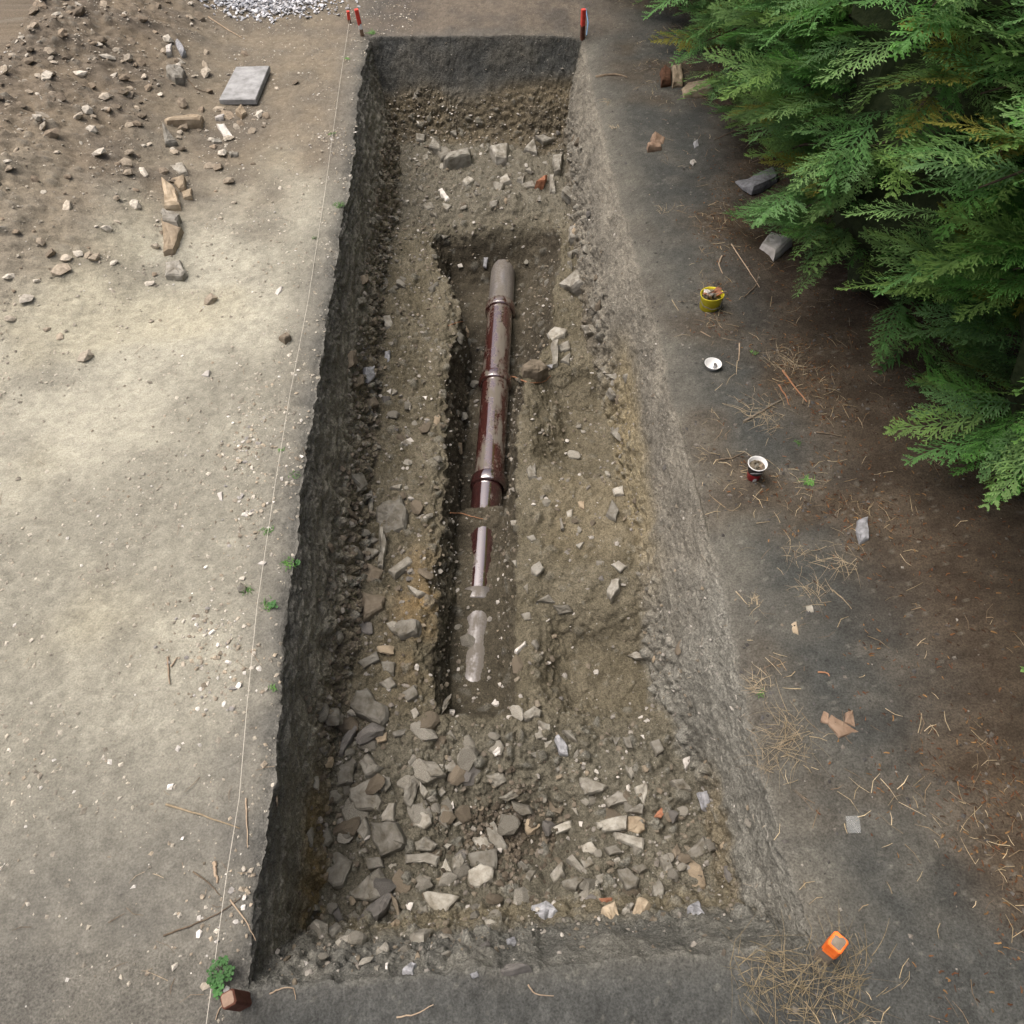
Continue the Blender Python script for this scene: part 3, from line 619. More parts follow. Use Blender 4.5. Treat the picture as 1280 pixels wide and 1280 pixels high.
for (org, sc), poly, mat, th, lab in LOOSE:
    br = mat == 'brick'
    traced_stone(org, sc, poly, mat, th, .5, lab, 'sherd' if br else 'stone', 'brick_sherd' if br else 'loose_stone', None if br else LG, .85)
SURFACE = [
 (I_, [(30,120),(100,105),(130,170),(110,195),(35,195)], 'stone_pale', .6, 'pale boulder below the sunlit patch on the left ground'),
 (T_, [(20,1130),(120,1165),(70,1260),(20,1275)], 'stone_tan', .5, 'squared tan block just above the sunlit patch'),
 (T_, [(10,1050),(105,1095),(95,1145),(20,1130)], 'stone_pale', .5, 'grey block resting above the squared tan block'),
 (T_, [(20,930),(90,970),(100,1030),(25,1045)], 'stone_tan', .6, 'large tan stone lowest in the left rubble pile'),
 (T_, [(105,960),(160,950),(165,1000),(120,1005)], 'stone_tan', .5, 'brown stone right of the large tan stone in the rubble pile'),
 (T_, [(50,910),(130,905),(130,950),(100,955)], 'stone_tan', .5, 'flat brown stone above the large tan stone'),
 (T_, [(50,840),(130,840),(140,870),(100,878)], 'stone_pale', .4, 'pale oval stone halfway up the left rubble pile'),
 (T_, [(20,620),(160,570),(215,590),(205,625),(40,640)], 'stone_tan', .35, 'broad tan slab bridging a dark hole in the left rubble'),
 (T_, [(20,650),(90,720),(30,740)], 'stone_pale', .5, 'pale stone below the broad tan slab'),
 (T_, [(35,340),(100,335),(130,370),(120,420),(80,425),(35,390)], 'stone_pale', .6, 'boxy grey block at the top of the left rubble pile'),
 (T_, [(70,215),(90,205),(130,265),(110,285)], 'stone_blue', .3, 'blue grey slate piece standing in the spoil at upper left'),
 (T_, [(30,225),(60,215),(60,275),(35,285)], 'stone_white', .3, 'white stone left of the blue grey slate piece'),
 (T_, [(290,645),(330,640),(370,690),(320,688)], 'stone_white', .4, 'white wedge stone below the concrete slab'),
 (T_, [(250,705),(300,690),(315,712),(270,727)], 'stone_pale', .4, 'pale flat stone left of and below the white wedge'),
 (T_, [(270,578),(325,578),(320,600),(280,602)], 'stone_white', .4, 'small white oval stone left of the concrete slab corner'),
 (T_, [(380,575),(410,545),(440,580),(410,597)], 'stone_tan', .6, 'tan pebble touching the front edge of the concrete slab'),
 (T_, [(345,765),(395,760),(390,785),(355,787)], 'stone_pale', .5, 'pale stone lowest of those below the concrete slab'),
 (I_, [(540,255),(550,240),(580,225),(575,245),(555,265)], 'stone_white', .5, 'pale chip on the left ground near the string line'),
 (I_, [(195,640),(220,620),(240,622),(232,648)], 'stone_white', .5, 'white chip in the middle of the pale left ground'),
 (I_, [(560,470),(600,440),(620,470),(590,490)], 'stone_brown', .8, 'brown clod beside the string line on the left ground'),
 (F_, [(365,515),(385,488),(410,505),(400,530),(372,530)], 'stone', .6, 'grey pebble beside the green weeds on the left rim'),
 (F_, [(460,395),(480,382),(505,390),(490,405)], 'stone_white', .5, 'white chip touching the string line'),
 (F_, [(270,65),(298,62),(295,100),(280,95)], 'stone_white', .4, 'white chip left of the string line halfway down'),
 (Q_, [(415,425),(450,395),(560,400),(565,450),(430,472)], 'stone_tan', .6, 'tan masonry block under the hedge edge'),
 (Q_, [(370,340),(415,330),(425,400),(380,405)], 'stone_tan', .6, 'small block left of the tan masonry block by the hedge'),
 (Q_, [(318,350),(340,325),(370,345),(370,395),(325,405)], 'rust', .8, 'rusty brown lump left of the blocks under the hedge'),
 (Q_, [(642,822),(760,765),(860,800),(860,870),(752,908)], 'stone_blue', .10, 'flat slate slab half hidden under the hedge'),
 (Q_, [(788,1165),(840,1105),(938,1160),(855,1222)], 'stone_white', .5, 'white rock poking out from under the hedge'),
 (Q_, [(275,660),(290,640),(345,655),(335,680),(290,678)], 'tile', .5, 'upper of the two tan brick chunks on the right ground'),
 (Q_, [(258,692),(325,684),(326,706),(262,714)], 'tile', .7, 'lower rounded tan brick chunk on the right ground'),
 (Q_, [(460,765),(480,755),(492,768),(475,780)], 'stone_white', .5, 'small white pebble left of the slate slab'),
 (Q_, [(475,680),(495,668),(502,690),(482,700)], 'stone_blue', .5, 'bluish pebble between brick chunks and hedge'),
 (J_, [(1100,1140),(1125,1105),(1185,1140),(1255,1185),(1160,1215),(1120,1165)], 'tile', .16, 'flat triangular orange tile fragment on the right ground'),
 (J_, [(1075,1140),(1090,1088),(1115,1100),(1110,1150)], 'tile', .4, 'left small tile piece lying on the triangular fragment'),
 (J_, [(1190,1100),(1220,1088),(1240,1160),(1190,1140)], 'tile', .4, 'right small tile piece lying on the triangular fragment'),
 (J_, [(1005,595),(1035,590),(1042,625),(1015,628)], 'stone_pale', .3, 'small grey stone in the right hand straw'),
 (J_, [(930,680),(960,668),(970,730),(945,720)], 'stone_tan', .25, 'brownish flake below the small grey stone in straw'),
 (J_, [(1245,200),(1290,190),(1300,280),(1258,300),(1240,250)], 'stone_blue', .4, 'grey stone under the lone hedge tip at the right edge'),
]
for (org, sc), poly, mat, th, lab in SURFACE:
    nm = {'tile': 'tile_fragment', 'brick': 'brick_lump', 'rust': 'rusty_lump'}.get(mat, 'surface_stone')
    traced_stone(org, sc, poly, mat, th, .25, lab, {'tile': 'tile', 'brick': 'brick', 'rust': 'lump'}.get(mat, 'stone'), nm, None, .7)
EMB = [  # bedded in floor and walls: pieces of those
 (A_, [(160,270),(200,220),(235,260),(215,325),(170,330)], 'stone'), (A_, [(235,420),(320,310),(335,350),(240,520),(215,520)], 'stone_dark'),
 (A_, [(490,640),(530,650),(535,700),(500,740),(470,690)], 'stone'), (A_, [(140,740),(185,725),(232,770),(200,800),(150,815)], 'stone'),
 (A_, [(330,1100),(380,1080),(395,1110),(350,1135)], 'stone'), (A_, [(715,670),(765,740),(740,780),(715,740)], 'stone_pale'),
 (A_, [(665,850),(740,790),(765,820),(700,880)], 'stone'), (A_, [(805,890),(835,860),(880,940),(900,975),(860,950)], 'stone'),
 (A_, [(915,940),(990,895),(985,930),(930,960)], 'stone'), (A_, [(845,1225),(880,1150),(910,1230)], 'stone_pale'), (A_, [(912,1150),(970,1110),(990,1180),(960,1225),(917,1225)], 'stone'),
 (A_, [(440,410),(510,370),(510,420),(455,440)], 'stone_tan'), (A_, [(300,410),(355,400),(360,440)], 'stone_pale'), (A_, [(1130,640),(1200,620),(1250,660),(1180,710)], 'stone'),
 (A_, [(1160,490),(1210,460),(1210,510),(1175,520)], 'stone_white'), (A_, [(890,240),(925,235),(920,270),(895,268)], 'stone_white'), (A_, [(1155,205),(1185,155),(1210,200),(1180,215)], 'stone_white'),
 (A_, [(545,380),(640,340),(620,390),(560,410)], 'stone'), (A_, [(460,70),(540,35),(570,80),(520,115)], 'stone'), (A_, [(590,130),(680,80),(705,150),(640,185)], 'stone'), (A_, [(655,240),(690,220),(710,260),(680,295)], 'stone_pale'),
 (A_, [(880,380),(905,355),(940,420),(915,430)], 'stone'), (A_, [(840,230),(875,160),(870,215),(845,260)], 'stone'), (A_, [(860,1070),(905,1035),(910,1070),(885,1090)], 'stone_pale'), (A_, [(820,740),(850,705),(870,735),(840,770)], 'stone_pale'),
 (A_, [(755,780),(790,755),(815,785),(780,800)], 'stone'), (A_, [(890,820),(915,795),(925,840),(900,850)], 'stone_white'), (A_, [(330,990),(390,900),(405,980),(370,1040)], 'stone'), (A_, [(380,1150),(470,1140),(490,1200),(400,1220)], 'stone'),
 (B_, [(880,780),(940,740),(960,790),(910,815)], 'stone'), (B_, [(1145,710),(1195,710),(1175,760)], 'stone_white'), (B_, [(1215,720),(1250,700),(1265,760),(1230,770)], 'stone'),
 (B_, [(780,860),(830,825),(860,860),(800,900)], 'stone'), (B_, [(845,880),(890,880),(890,920),(850,915)], 'stone'), (B_, [(715,720),(745,715),(750,755),(720,750)], 'stone'), (B_, [(790,740),(830,715),(860,800),(840,815)], 'stone_dark'),
 (B_, [(675,985),(700,1000),(715,1035),(690,1020)], 'stone_white'), (B_, [(1060,1000),(1075,990),(1072,1035),(1060,1030)], 'stone_white'), (B_, [(1145,1040),(1195,985),(1205,1050)], 'stone_pale'),
 (C_, [(525,300),(560,275),(600,290),(590,330),(545,325)], 'stone'), (C_, [(340,640),(390,610),(405,645),(380,680)], 'stone'), (C_, [(465,745),(510,690),(530,700),(515,755)], 'stone_blue'), (C_, [(920,735),(950,705),(1040,715),(1070,730),(940,750)], 'stone_dark'),
 (C_, [(780,745),(815,730),(825,755),(795,765)], 'stone_blue'), (C_, [(500,570),(560,535),(620,560),(560,610),(510,600)], 'stone'), (C_, [(640,570),(690,555),(705,580),(660,590)], 'stone_pale'), (C_, [(800,650),(870,600),(880,630),(820,665)], 'stone_dark'), (C_, [(950,590),(990,575),(1000,610),(965,620)], 'stone_blue'),
 (C_, [(640,655),(670,640),(690,655),(650,668)], 'stone_pale'), (C_, [(430,660),(480,645),(500,670),(450,690)], 'stone_pale'), (C_, [(330,720),(360,705),(350,740)], 'stone'), (C_, [(900,410),(915,400),(925,435),(905,440)], 'stone_white'),
 (D_, [(272,235),(330,250),(330,280),(300,275)], 'stone_pale'), (D_, [(255,285),(290,270),(300,310),(265,320)], 'stone'), (D_, [(300,330),(345,320),(345,350),(310,355)], 'stone_pale'), (D_, [(385,280),(430,275),(460,340),(420,310)], 'stone'),
 (D_, [(430,390),(460,360),(470,420),(445,420)], 'stone_pale'), (D_, [(645,930),(690,920),(750,980),(740,1020),(690,1035)], 'stone'), (D_, [(625,880),(655,870),(668,900),(635,910)], 'stone_pale'), (D_, [(810,1020),(840,1000),(870,1060),(855,1130),(815,1110)], 'stone'),
 (D_, [(840,870),(880,855),(910,920),(870,950)], 'stone'), (D_, [(30,490),(110,475),(125,515),(70,545)], 'stone'), (D_, [(60,380),(85,350),(98,375),(75,398)], 'stone_white'), (D_, [(175,910),(195,890),(230,930),(205,950)], 'stone'), (D_, [(205,970),(240,935),(265,940),(235,985)], 'stone'),
 (D_, [(955,410),(990,395),(1000,410),(970,470)], 'stone_white'), (D_, [(465,705),(485,705),(480,730),(467,725)], 'stone_white'), (D_, [(890,520),(950,505),(1000,555),(930,560)], 'stone'), (D_, [(960,860),(1050,775),(1075,850),(1000,890)], 'stone'), (D_, [(670,310),(710,310),(720,360),(690,355)], 'stone'),
 (D_, [(620,310),(665,305),(640,350)], 'stone'), (D_, [(240,1130),(300,1105),(350,1150),(300,1185),(250,1170)], 'stone_blue'), (D_, [(1035,570),(1075,560),(1080,640),(1050,655)], 'stone_blue'), (D_, [(975,1140),(1030,1090),(1060,1160),(1000,1180)], 'stone_blue'), (D_, [(540,960),(580,950),(590,990),(550,1000)], 'stone'),
 (D_, [(720,920),(765,905),(790,930),(750,950)], 'stone'), (D_, [(470,880),(520,870),(540,910),(490,930)], 'stone'), (D_, [(330,960),(390,900),(400,960),(350,1000)], 'stone'), (D_, [(900,840),(925,810),(945,850),(915,880)], 'stone_brown'), (D_, [(580,830),(640,815),(670,850),(610,865)], 'stone'),
 (D_, [(320,600),(350,640),(395,640),(380,670),(330,660)], 'stone_brown'), (D_, [(430,640),(455,640),(465,680),(445,660)], 'stone'), (D_, [(800,330),(840,320),(865,370),(830,395)], 'stone'), (D_, [(750,300),(775,295),(775,320)], 'stone_white'), (D_, [(225,385),(270,375),(265,405)], 'stone'), (D_, [(350,460),(385,430),(390,460),(365,475)], 'stone'),
 (E_, [(105,615),(190,655),(150,670),(120,640)], 'stone_pale'), (E_, [(675,690),(730,655),(765,690)], 'stone'), (E_, [(610,740),(650,730),(655,765),(625,768)], 'stone_pale'), (E_, [(635,400),(665,385),(680,410),(655,420)], 'stone'), (E_, [(635,105),(655,85),(680,130),(645,138)], 'stone'),
 (E_, [(1015,185),(1060,170),(1065,215),(1025,215)], 'stone_pale'), (E_, [(780,310),(790,310),(800,365),(785,365)], 'stone_pale'), (E_, [(810,285),(840,275),(835,310),(815,312)], 'stone_pale'), (E_, [(1010,520),(1040,500),(1080,530),(1050,555)], 'stone_pale'), (E_, [(985,300),(1010,240),(1045,290),(1030,330)], 'stone'),
 (E_, [(580,910),(630,860),(632,875),(592,915)], 'stone_white'), (E_, [(570,330),(600,320),(605,345),(575,350)], 'stone'), (E_, [(690,215),(720,210),(700,235)], 'stone_pale'), (E_, [(860,240),(890,235),(890,275),(870,265)], 'stone_tan'), (E_, [(750,700),(820,695),(840,730),(780,740)], 'stone'), (E_, [(620,620),(640,600),(640,650)], 'stone'), (E_, [(850,430),(890,420),(870,450)], 'stone_pale'), (E_, [(570,505),(590,500),(590,530)], 'stone_pale'),
 (F_, [(1030,250),(1050,250),(1068,320),(1050,400),(1025,390),(1040,330)], 'stone'), (F_, [(960,290),(1000,275),(1032,290),(1000,305)], 'stone'), (F_, [(960,320),(1030,345),(1000,370),(960,360)], 'stone'), (F_, [(930,420),(980,400),(1050,440),(1020,500),(940,480)], 'stone_brown'), (F_, [(950,530),(1060,560),(1050,620),(960,670)], 'stone_brown'),
 (F_, [(1040,860),(1110,870),(1100,920),(1050,900)], 'stone'), (F_, [(930,860),(1020,810),(1035,850),(960,890)], 'stone'), (F_, [(980,60),(1000,60),(1005,140),(985,160)], 'stone'), (F_, [(900,20),(950,10),(960,50),(920,60)], 'stone'), (F_, [(850,440),(870,430),(875,490),(855,490)], 'stone'), (F_, [(1200,180),(1250,165),(1245,190)], 'stone_pale'), (F_, [(820,1090),(855,1100),(845,1150),(815,1140)], 'stone'), (F_, [(790,530),(820,535),(815,565),(795,560)], 'stone'),
 (G_, [(400,722),(440,700),(480,740),(420,755)], 'stone'), (G_, [(860,645),(900,640),(950,660),(900,685)], 'stone'), (G_, [(520,870),(545,830),(580,860),(545,890)], 'stone_pale'), (G_, [(695,850),(730,830),(750,865),(700,872)], 'stone_pale'), (G_, [(665,870),(720,890),(700,920),(670,910)], 'stone'), (G_, [(795,875),(850,860),(865,885),(810,892)], 'stone_pale'),
 (G_, [(405,900),(420,898),(460,945),(440,952)], 'stone_white'), (G_, [(335,970),(375,958),(388,985),(350,993)], 'stone_pale'), (G_, [(425,960),(470,975),(450,998),(430,985)], 'stone'), (G_, [(460,625),(490,612),(492,642)], 'stone_pale'), (G_, [(645,955),(690,950),(680,975),(655,978)], 'stone'), (G_, [(775,860),(815,825),(805,870)], 'stone'),
 (G_, [(1010,880),(1040,890),(1040,940),(1018,960)], 'stone'), (G_, [(1018,1080),(1050,1075),(1045,1130),(1020,1130)], 'stone_pale'), (G_, [(1020,1200),(1060,1185),(1035,1218)], 'stone'), (G_, [(415,1108),(460,1110),(430,1128)], 'stone_pale'), (G_, [(300,640),(345,642),(340,665),(305,665)], 'stone'), (G_, [(595,690),(620,680),(620,700)], 'stone_pale'), (G_, [(330,740),(355,732),(360,752),(340,758)], 'stone'), (G_, [(815,800),(840,790),(845,815)], 'stone'), (G_, [(895,770),(912,760),(920,790)], 'stone_pale'), (G_, [(310,890),(330,880),(335,905)], 'stone'), (G_, [(365,1010),(400,1005),(400,1025)], 'stone'), (G_, [(870,935),(890,930),(888,950)], 'stone'), (G_, [(1025,815),(1045,815),(1040,840)], 'stone'),
 (H_, [(870,110),(900,100),(905,150),(875,160)], 'stone_pale'), (H_, [(860,220),(910,200),(882,240)], 'stone'), (H_, [(770,590),(800,570),(860,590),(850,612),(790,622)], 'stone_pale'), (H_, [(785,650),(812,640),(818,740),(795,742)], 'stone_pale'), (H_, [(815,650),(865,640),(872,680),(832,682)], 'stone'), (H_, [(760,745),(800,735),(790,757)], 'stone_blue'), (H_, [(830,722),(880,690),(872,737)], 'stone'), (H_, [(470,232),(490,235),(482,285),(466,275)], 'stone_blue'), (H_, [(345,268),(365,260),(372,278),(352,284)], 'stone_white'), (H_, [(80,1115),(130,1085),(148,1105),(110,1122)], 'stone_white'), (H_, [(975,470),(995,440),(1000,490)], 'stone'), (H_, [(950,560),(990,555),(1000,590),(960,600)], 'stone'), (H_, [(1050,880),(1080,850),(1110,890),(1070,910)], 'stone'), (H_, [(1060,790),(1100,780),(1095,810)], 'stone_pale'), (H_, [(1080,1060),(1110,1030),(1120,1100)], 'stone'), (H_, [(670,1240),(710,1215),(715,1260)], 'stone'), (H_, [(360,965),(385,960),(390,990),(370,1000)], 'stone_pale'), (H_, [(935,180),(960,170),(965,220),(940,215)], 'stone'), (H_, [(860,260),(880,250),(885,290)], 'stone'),
 (I_, [(1050,370),(1085,360),(1100,415),(1060,420)], 'stone_pale'), (I_, [(955,605),(1000,600),(1005,655),(975,680),(955,650)], 'stone_blue'), (I_, [(1060,535),(1085,530),(1080,580),(1055,580)], 'stone_blue'), (I_, [(1065,715),(1090,705),(1085,727)], 'stone_white'), (I_, [(1140,965),(1165,940),(1200,945),(1190,970)], 'stone_pale'), (I_, [(900,1050),(950,1040),(990,1100),(940,1090)], 'stone'), (I_, [(890,1100),(940,1095),(960,1160),(930,1180)], 'stone'), (I_, [(1095,700),(1120,720),(1090,735)], 'stone'), (I_, [(915,920),(940,925),(935,960)], 'stone_pale'), (I_, [(1070,485),(1110,485),(1090,502)], 'stone_pale'), (I_, [(1150,785),(1185,785),(1180,805)], 'stone_pale'), (I_, [(940,170),(970,160),(975,200),(950,210)], 'stone_brown'), (I_, [(980,380),(1010,365),(1015,400),(985,405)], 'stone_brown'), (I_, [(880,530),(910,520),(920,590),(890,600)], 'stone_brown'), (I_, [(940,760),(1000,745),(1020,790),(960,800)], 'stone_brown'), (I_, [(920,280),(960,270),(965,300),(930,305)], 'stone'), (I_, [(1080,1170),(1140,1150),(1130,1180)], 'stone_pale'), (I_, [(900,640),(940,640),(945,690),(910,700)], 'stone_brown'), (I_, [(1240,740),(1260,735),(1258,760)], 'stone_white'),
]
for (org, sc), poly, mat in EMB:
    traced_stone(org, sc, poly, mat, .35, .75, lift=.55)

# ------------------------------------------------------------------ small scattered stones: bedded pieces (own objects) and countless pebbles (stuff)
def ico(sub, seed, flat=.6, jit=.22):
    t = (1 + 5 ** .5) / 2
    v = [Vector(p).normalized() for p in [(-1,t,0),(1,t,0),(-1,-t,0),(1,-t,0),(0,-1,t),(0,1,t),(0,-1,-t),(0,1,-t),(t,0,-1),(t,0,1),(-t,0,-1),(-t,0,1)]]
    f = [(0,11,5),(0,5,1),(0,1,7),(0,7,10),(0,10,11),(1,5,9),(5,11,4),(11,10,2),(10,7,6),(7,1,8),(3,9,4),(3,4,2),(3,2,6),(3,6,8),(3,8,9),(4,9,5),(2,4,11),(6,2,10),(8,6,7),(9,8,1)]
    for _ in range(sub):
        c = {}; nf = []
        def mid(a, b):
            k = (min(a, b), max(a, b))
            if k not in c: v.append(((v[a] + v[b]) / 2).normalized()); c[k] = len(v) - 1
            return c[k]
        for a, b, d in f:
            ab, bd, da = mid(a, b), mid(b, d), mid(d, a); nf += [(a, ab, da), (b, bd, ab), (d, da, bd), (ab, bd, da)]
        f = nf
    rr_ = random.Random(seed); pl = [(Vector((rr_.gauss(0, 1), rr_.gauss(0, 1), rr_.gauss(0, 1))).normalized(), rr_.uniform(.45, .8)) for _ in range(8)]
    out = []
    for p in v:
        q = p.copy()
        for n, d in pl:
            e = q.dot(n) - d
            if e > 0: q = q - n * e
        q = q * (1 + rr_.uniform(-jit, jit) * .3); out.append(Vector((q.x, q.y * (.7 + .3 * rr_.random()) , q.z * flat)))
    return out, f
MATS = ['stone', 'stone_pale', 'stone_brown', 'stone_dark', 'stone_tan']
variants = {mt: [mesh('stone', *ico(1, 100 + 7 * i + 31 * j, .55 + .1 * (i % 3)), M[mt]) for i in range(4)] for j, mt in enumerate(MATS)}
def scatter(n, regions, w, piece_limit, smin, smax, weights):
    """pick surface points of the sheet in regions, weighted by rub * w"""
    wt = (rub * w * np.isin(REG, regions)).copy()
    area = np.gradient(rowsY)[:, None] * np.abs(np.gradient(X, axis=1)) + 1e-9
    area = area + np.abs(np.gradient(Z, axis=1)) * np.gradient(rowsY)[:, None] * .8
    pr = (wt * area).ravel(); pr = np.clip(pr, 0, None); pr /= pr.sum()
    return rng.choice(pr.size, n, p=pr)
view = (np.abs(X) < 4) & (Y > 0) & (Y < 8.3)
for idx in scatter(330, [1, 2, 3, 4, 5, 6], view * (.25 + sstep(.3, .8, c1)) * (.12 + sstep(-.1, .35, n3) + .9 * (Y < 1.45) * (X < .1)) * np.where(REG == 1, 1.4 * sstep(.3, .55, depth), np.where(REG == 5, 1.0, .8)), 300, 0, 0, None):
    r, c = divmod(int(idx), NC); nm = RN[REG[r, c]]
    mt = R.choices(MATS, [5, 3, 3, 1.2, .8])[0]; o = obj('stone', R.choice(variants[mt]), PIECES[nm], (float(X[r, c]), float(Y[r, c]), float(Z[r, c])))
    s = R.choice([.018, .02, .024, .028, .035, .05]) * R.uniform(.8, 1.2)
    if nm == 'trench_floor' and Y[r, c] < 1.45: s *= 1.55 if X[r, c] < .1 else 1.15
    n = Vector(NS[r, c]).normalized(); o.rotation_mode = 'QUATERNION'
    qn = Vector((0, 0, 1)).rotation_difference((n + Vector((R.uniform(-.4, .4), R.uniform(-.4, .4), R.uniform(-.2, .4)))).normalized())
    o.rotation_quaternion = qn @ Matrix.Rotation(R.uniform(0, 6.28), 4, 'Z').to_quaternion(); o.scale = (s * R.uniform(.9, 1.5), s, s * R.uniform(.7, 1.1))
def octa(seed):
    rr_ = random.Random(seed); v = [Vector(p) * rr_.uniform(.7, 1.15) + Vector((rr_.uniform(-.2, .2), rr_.uniform(-.2, .2), 0)) for p in [(1, 0, 0), (0, 1, 0), (-1, 0, 0), (0, -1, 0), (0, 0, .7), (0, 0, -.6)]]
    return v, [(0, 1, 4), (1, 2, 4), (2, 3, 4), (3, 0, 4), (1, 0, 5), (2, 1, 5), (3, 2, 5), (0, 3, 5)]
def pebbles(name, idxs, smin, smax, tints, parent=None, power=2.5, sink=.1):
    base = [ico(0, 500 + k, .6) for k in range(10)] if smax > .0145 else [octa(500 + k) for k in range(10)]; V = []; T = []; TI = []; off = 0
    BV = [np.array([tuple(p) for p in b[0]]) for b in base]; BF = [np.array(b[1]) for b in base]
    for i in idxs:
        r, c = divmod(int(i), NC); k = R.randrange(10)
        s = smin + (smax - smin) * R.random() ** power
        a = R.uniform(0, 6.28); ca, sa = math.cos(a), math.sin(a); b = R.uniform(-.5, .5); cb, sb = math.cos(b), math.sin(b)
        v = BV[k] * np.array([s * R.uniform(.8, 1.5), s, s * R.uniform(.6, 1.1)])
        v = v @ np.array([[cb, 0, sb], [0, 1, 0], [-sb, 0, cb]]).T @ np.array([[ca, -sa, 0], [sa, ca, 0], [0, 0, 1]]).T
        n = NS[r, c]; jx = R.uniform(-.006, .006)
        V.append(v + np.array([X[r, c] + jx, Y[r, c] + jx, Z[r, c]]) + n * s * sink); T.append(BF[k] + off); off += len(v)
        t = np.array(R.choice(tints)) * R.uniform(.75, 1.2); TI.append(np.repeat(t[None], len(v), 0))
    return obj(name, fast_mesh(name, np.concatenate(V), np.concatenate(T), M['pebble'], np.concatenate(TI)), parent, kind='stuff')
GREYS = [(.19, .175, .15), (.24, .225, .195), (.16, .14, .11), (.28, .265, .235), (.14, .12, .092), (.155, .135, .102), (.20, .17, .125), (.17, .15, .115), (.42, .40, .36)]
MUD = [(.115, .097, .074), (.14, .12, .092), (.10, .084, .064), (.165, .145, .115), (.22, .205, .18)]
PALE = [(.40, .36, .29), (.50, .47, .40), (.30, .26, .20), (.62, .6, .55), (.36, .31, .235)]
pebbles('rubble_gravel', scatter(4200, [5, 6], view * np.where(Y < 1.5, .9 * (.2 + sstep(-.1, .35, n3 + .5 * n1)), .7), 0, 0, 0, 0), .004, .022, GREYS, PIECES['trench_floor'])
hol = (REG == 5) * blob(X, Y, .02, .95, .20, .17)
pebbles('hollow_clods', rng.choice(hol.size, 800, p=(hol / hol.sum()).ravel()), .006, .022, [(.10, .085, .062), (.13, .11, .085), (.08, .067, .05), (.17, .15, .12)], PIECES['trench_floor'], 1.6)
pebbles('wall_gravel', scatter(2600, [1], view * sstep(.25, .55, depth), 0, 0, 0, 0), .004, .026, MUD, PIECES['wall_left'])
pebbles('wall_gravel', scatter(1100, [2], view, 0, 0, 0, 0), .003, .014, GREYS, PIECES['wall_right'])
pebbles('wall_gravel', scatter(700, [3], view, 0, 0, 0, 0), .004, .018, GREYS + PALE, PIECES['wall_far'])
pebbles('wall_gravel', scatter(600, [4], view, 0, 0, 0, 0), .003, .016, GREYS, PIECES['wall_near'])
gl = (X < -.9) & (Y > -.3) & (Y < 9)
def scat2(n, w):
    area = np.gradient(rowsY)[:, None] * np.abs(np.gradient(X, axis=1)); pr = (np.clip(w, 0, None) * area).ravel(); pr = pr / pr.sum(); return rng.choice(pr.size, n, p=pr)
gw = (REG == 0) & gl & (X > -4)
pebbles('ground_gravel', scat2(2600, gw * (.25 + sstep(0, .5, n3 + n1))), .003, .011, PALE, PIECES['ground'])
CR_ = [(.33, .305, .25), (.40, .37, .30), (.26, .24, .195), (.46, .43, .36)]
pebbles('soil_crumbs', scat2(6500, gw * (X > -3.4) * (.12 + sstep(-.1, .5, n3 + .8 * n1) + .5 * mound)), .0035, .013, CR_, PIECES['ground'], 3.0, .05)
pebbles('rim_gravel', scat2(520, gw * sstep(.5, .2, LR[:, None] - X) * (sstep(0, .4, n1) + .1)), .004, .014, PALE, PIECES['ground'])
cl_ = sum(blob(X, Y, at(u_, v_).x, at(u_, v_).y, .10, .16) for u_, v_ in [(285, 815), (262, 850), (300, 565), (322, 545), (250, 775), (300, 660), (415, 175), (290, 1140)])
pebbles('rim_gravel', scat2(620, gw * cl_), .004, .017, PALE + [(.25, .22, .17), (.3, .29, .27)], PIECES['ground'])
pebbles('spoil_rubble', scat2(1300, gw * (mound * 1.2 + .5 * blob(X, Y, -2.35, 5.6, .5, 1.2)) * (.3 + sstep(0, .4, n1))), .006, .065, [(.30, .26, .20), (.40, .36, .29), (.23, .19, .14), (.48, .45, .38), (.19, .16, .12)], PIECES['ground'], 3.2, .1)
pebbles('white_gravel', scat2(3800, gw * blob(X, Y, -2.4, 8.1, .42, .17)), .006, .026, [(.5, .52, .54), (.62, .63, .65), (.4, .42, .45), (.3, .3, .3)], PIECES['ground'], 1.5, .4)
gr_ = (REG == 0) & (X > .7) & (X < 3.6) & (Y > -.2) & (Y < 8.8)
pebbles('soil_crumbs', scat2(3200, gr_ * (X < 2.6) * (.15 + sstep(-.1, .5, n3 + .8 * n1))), .0035, .013, [(.085, .083, .08), (.115, .108, .098), (.065, .062, .058), (.14, .128, .11)], PIECES['ground'], 3.0, .05)
pebbles('right_gravel', scat2(700, gr_ * (.3 + sstep(-.1, .4, n1))), .003, .010, GREYS[:7], PIECES['ground'])
ge = (REG == 0) & ((Y > 7.4) | (Y < .35)) & (np.abs(X) < 2)
pebbles('end_gravel', scat2(500, ge * 1.0), .003, .011, GREYS, PIECES['ground'])

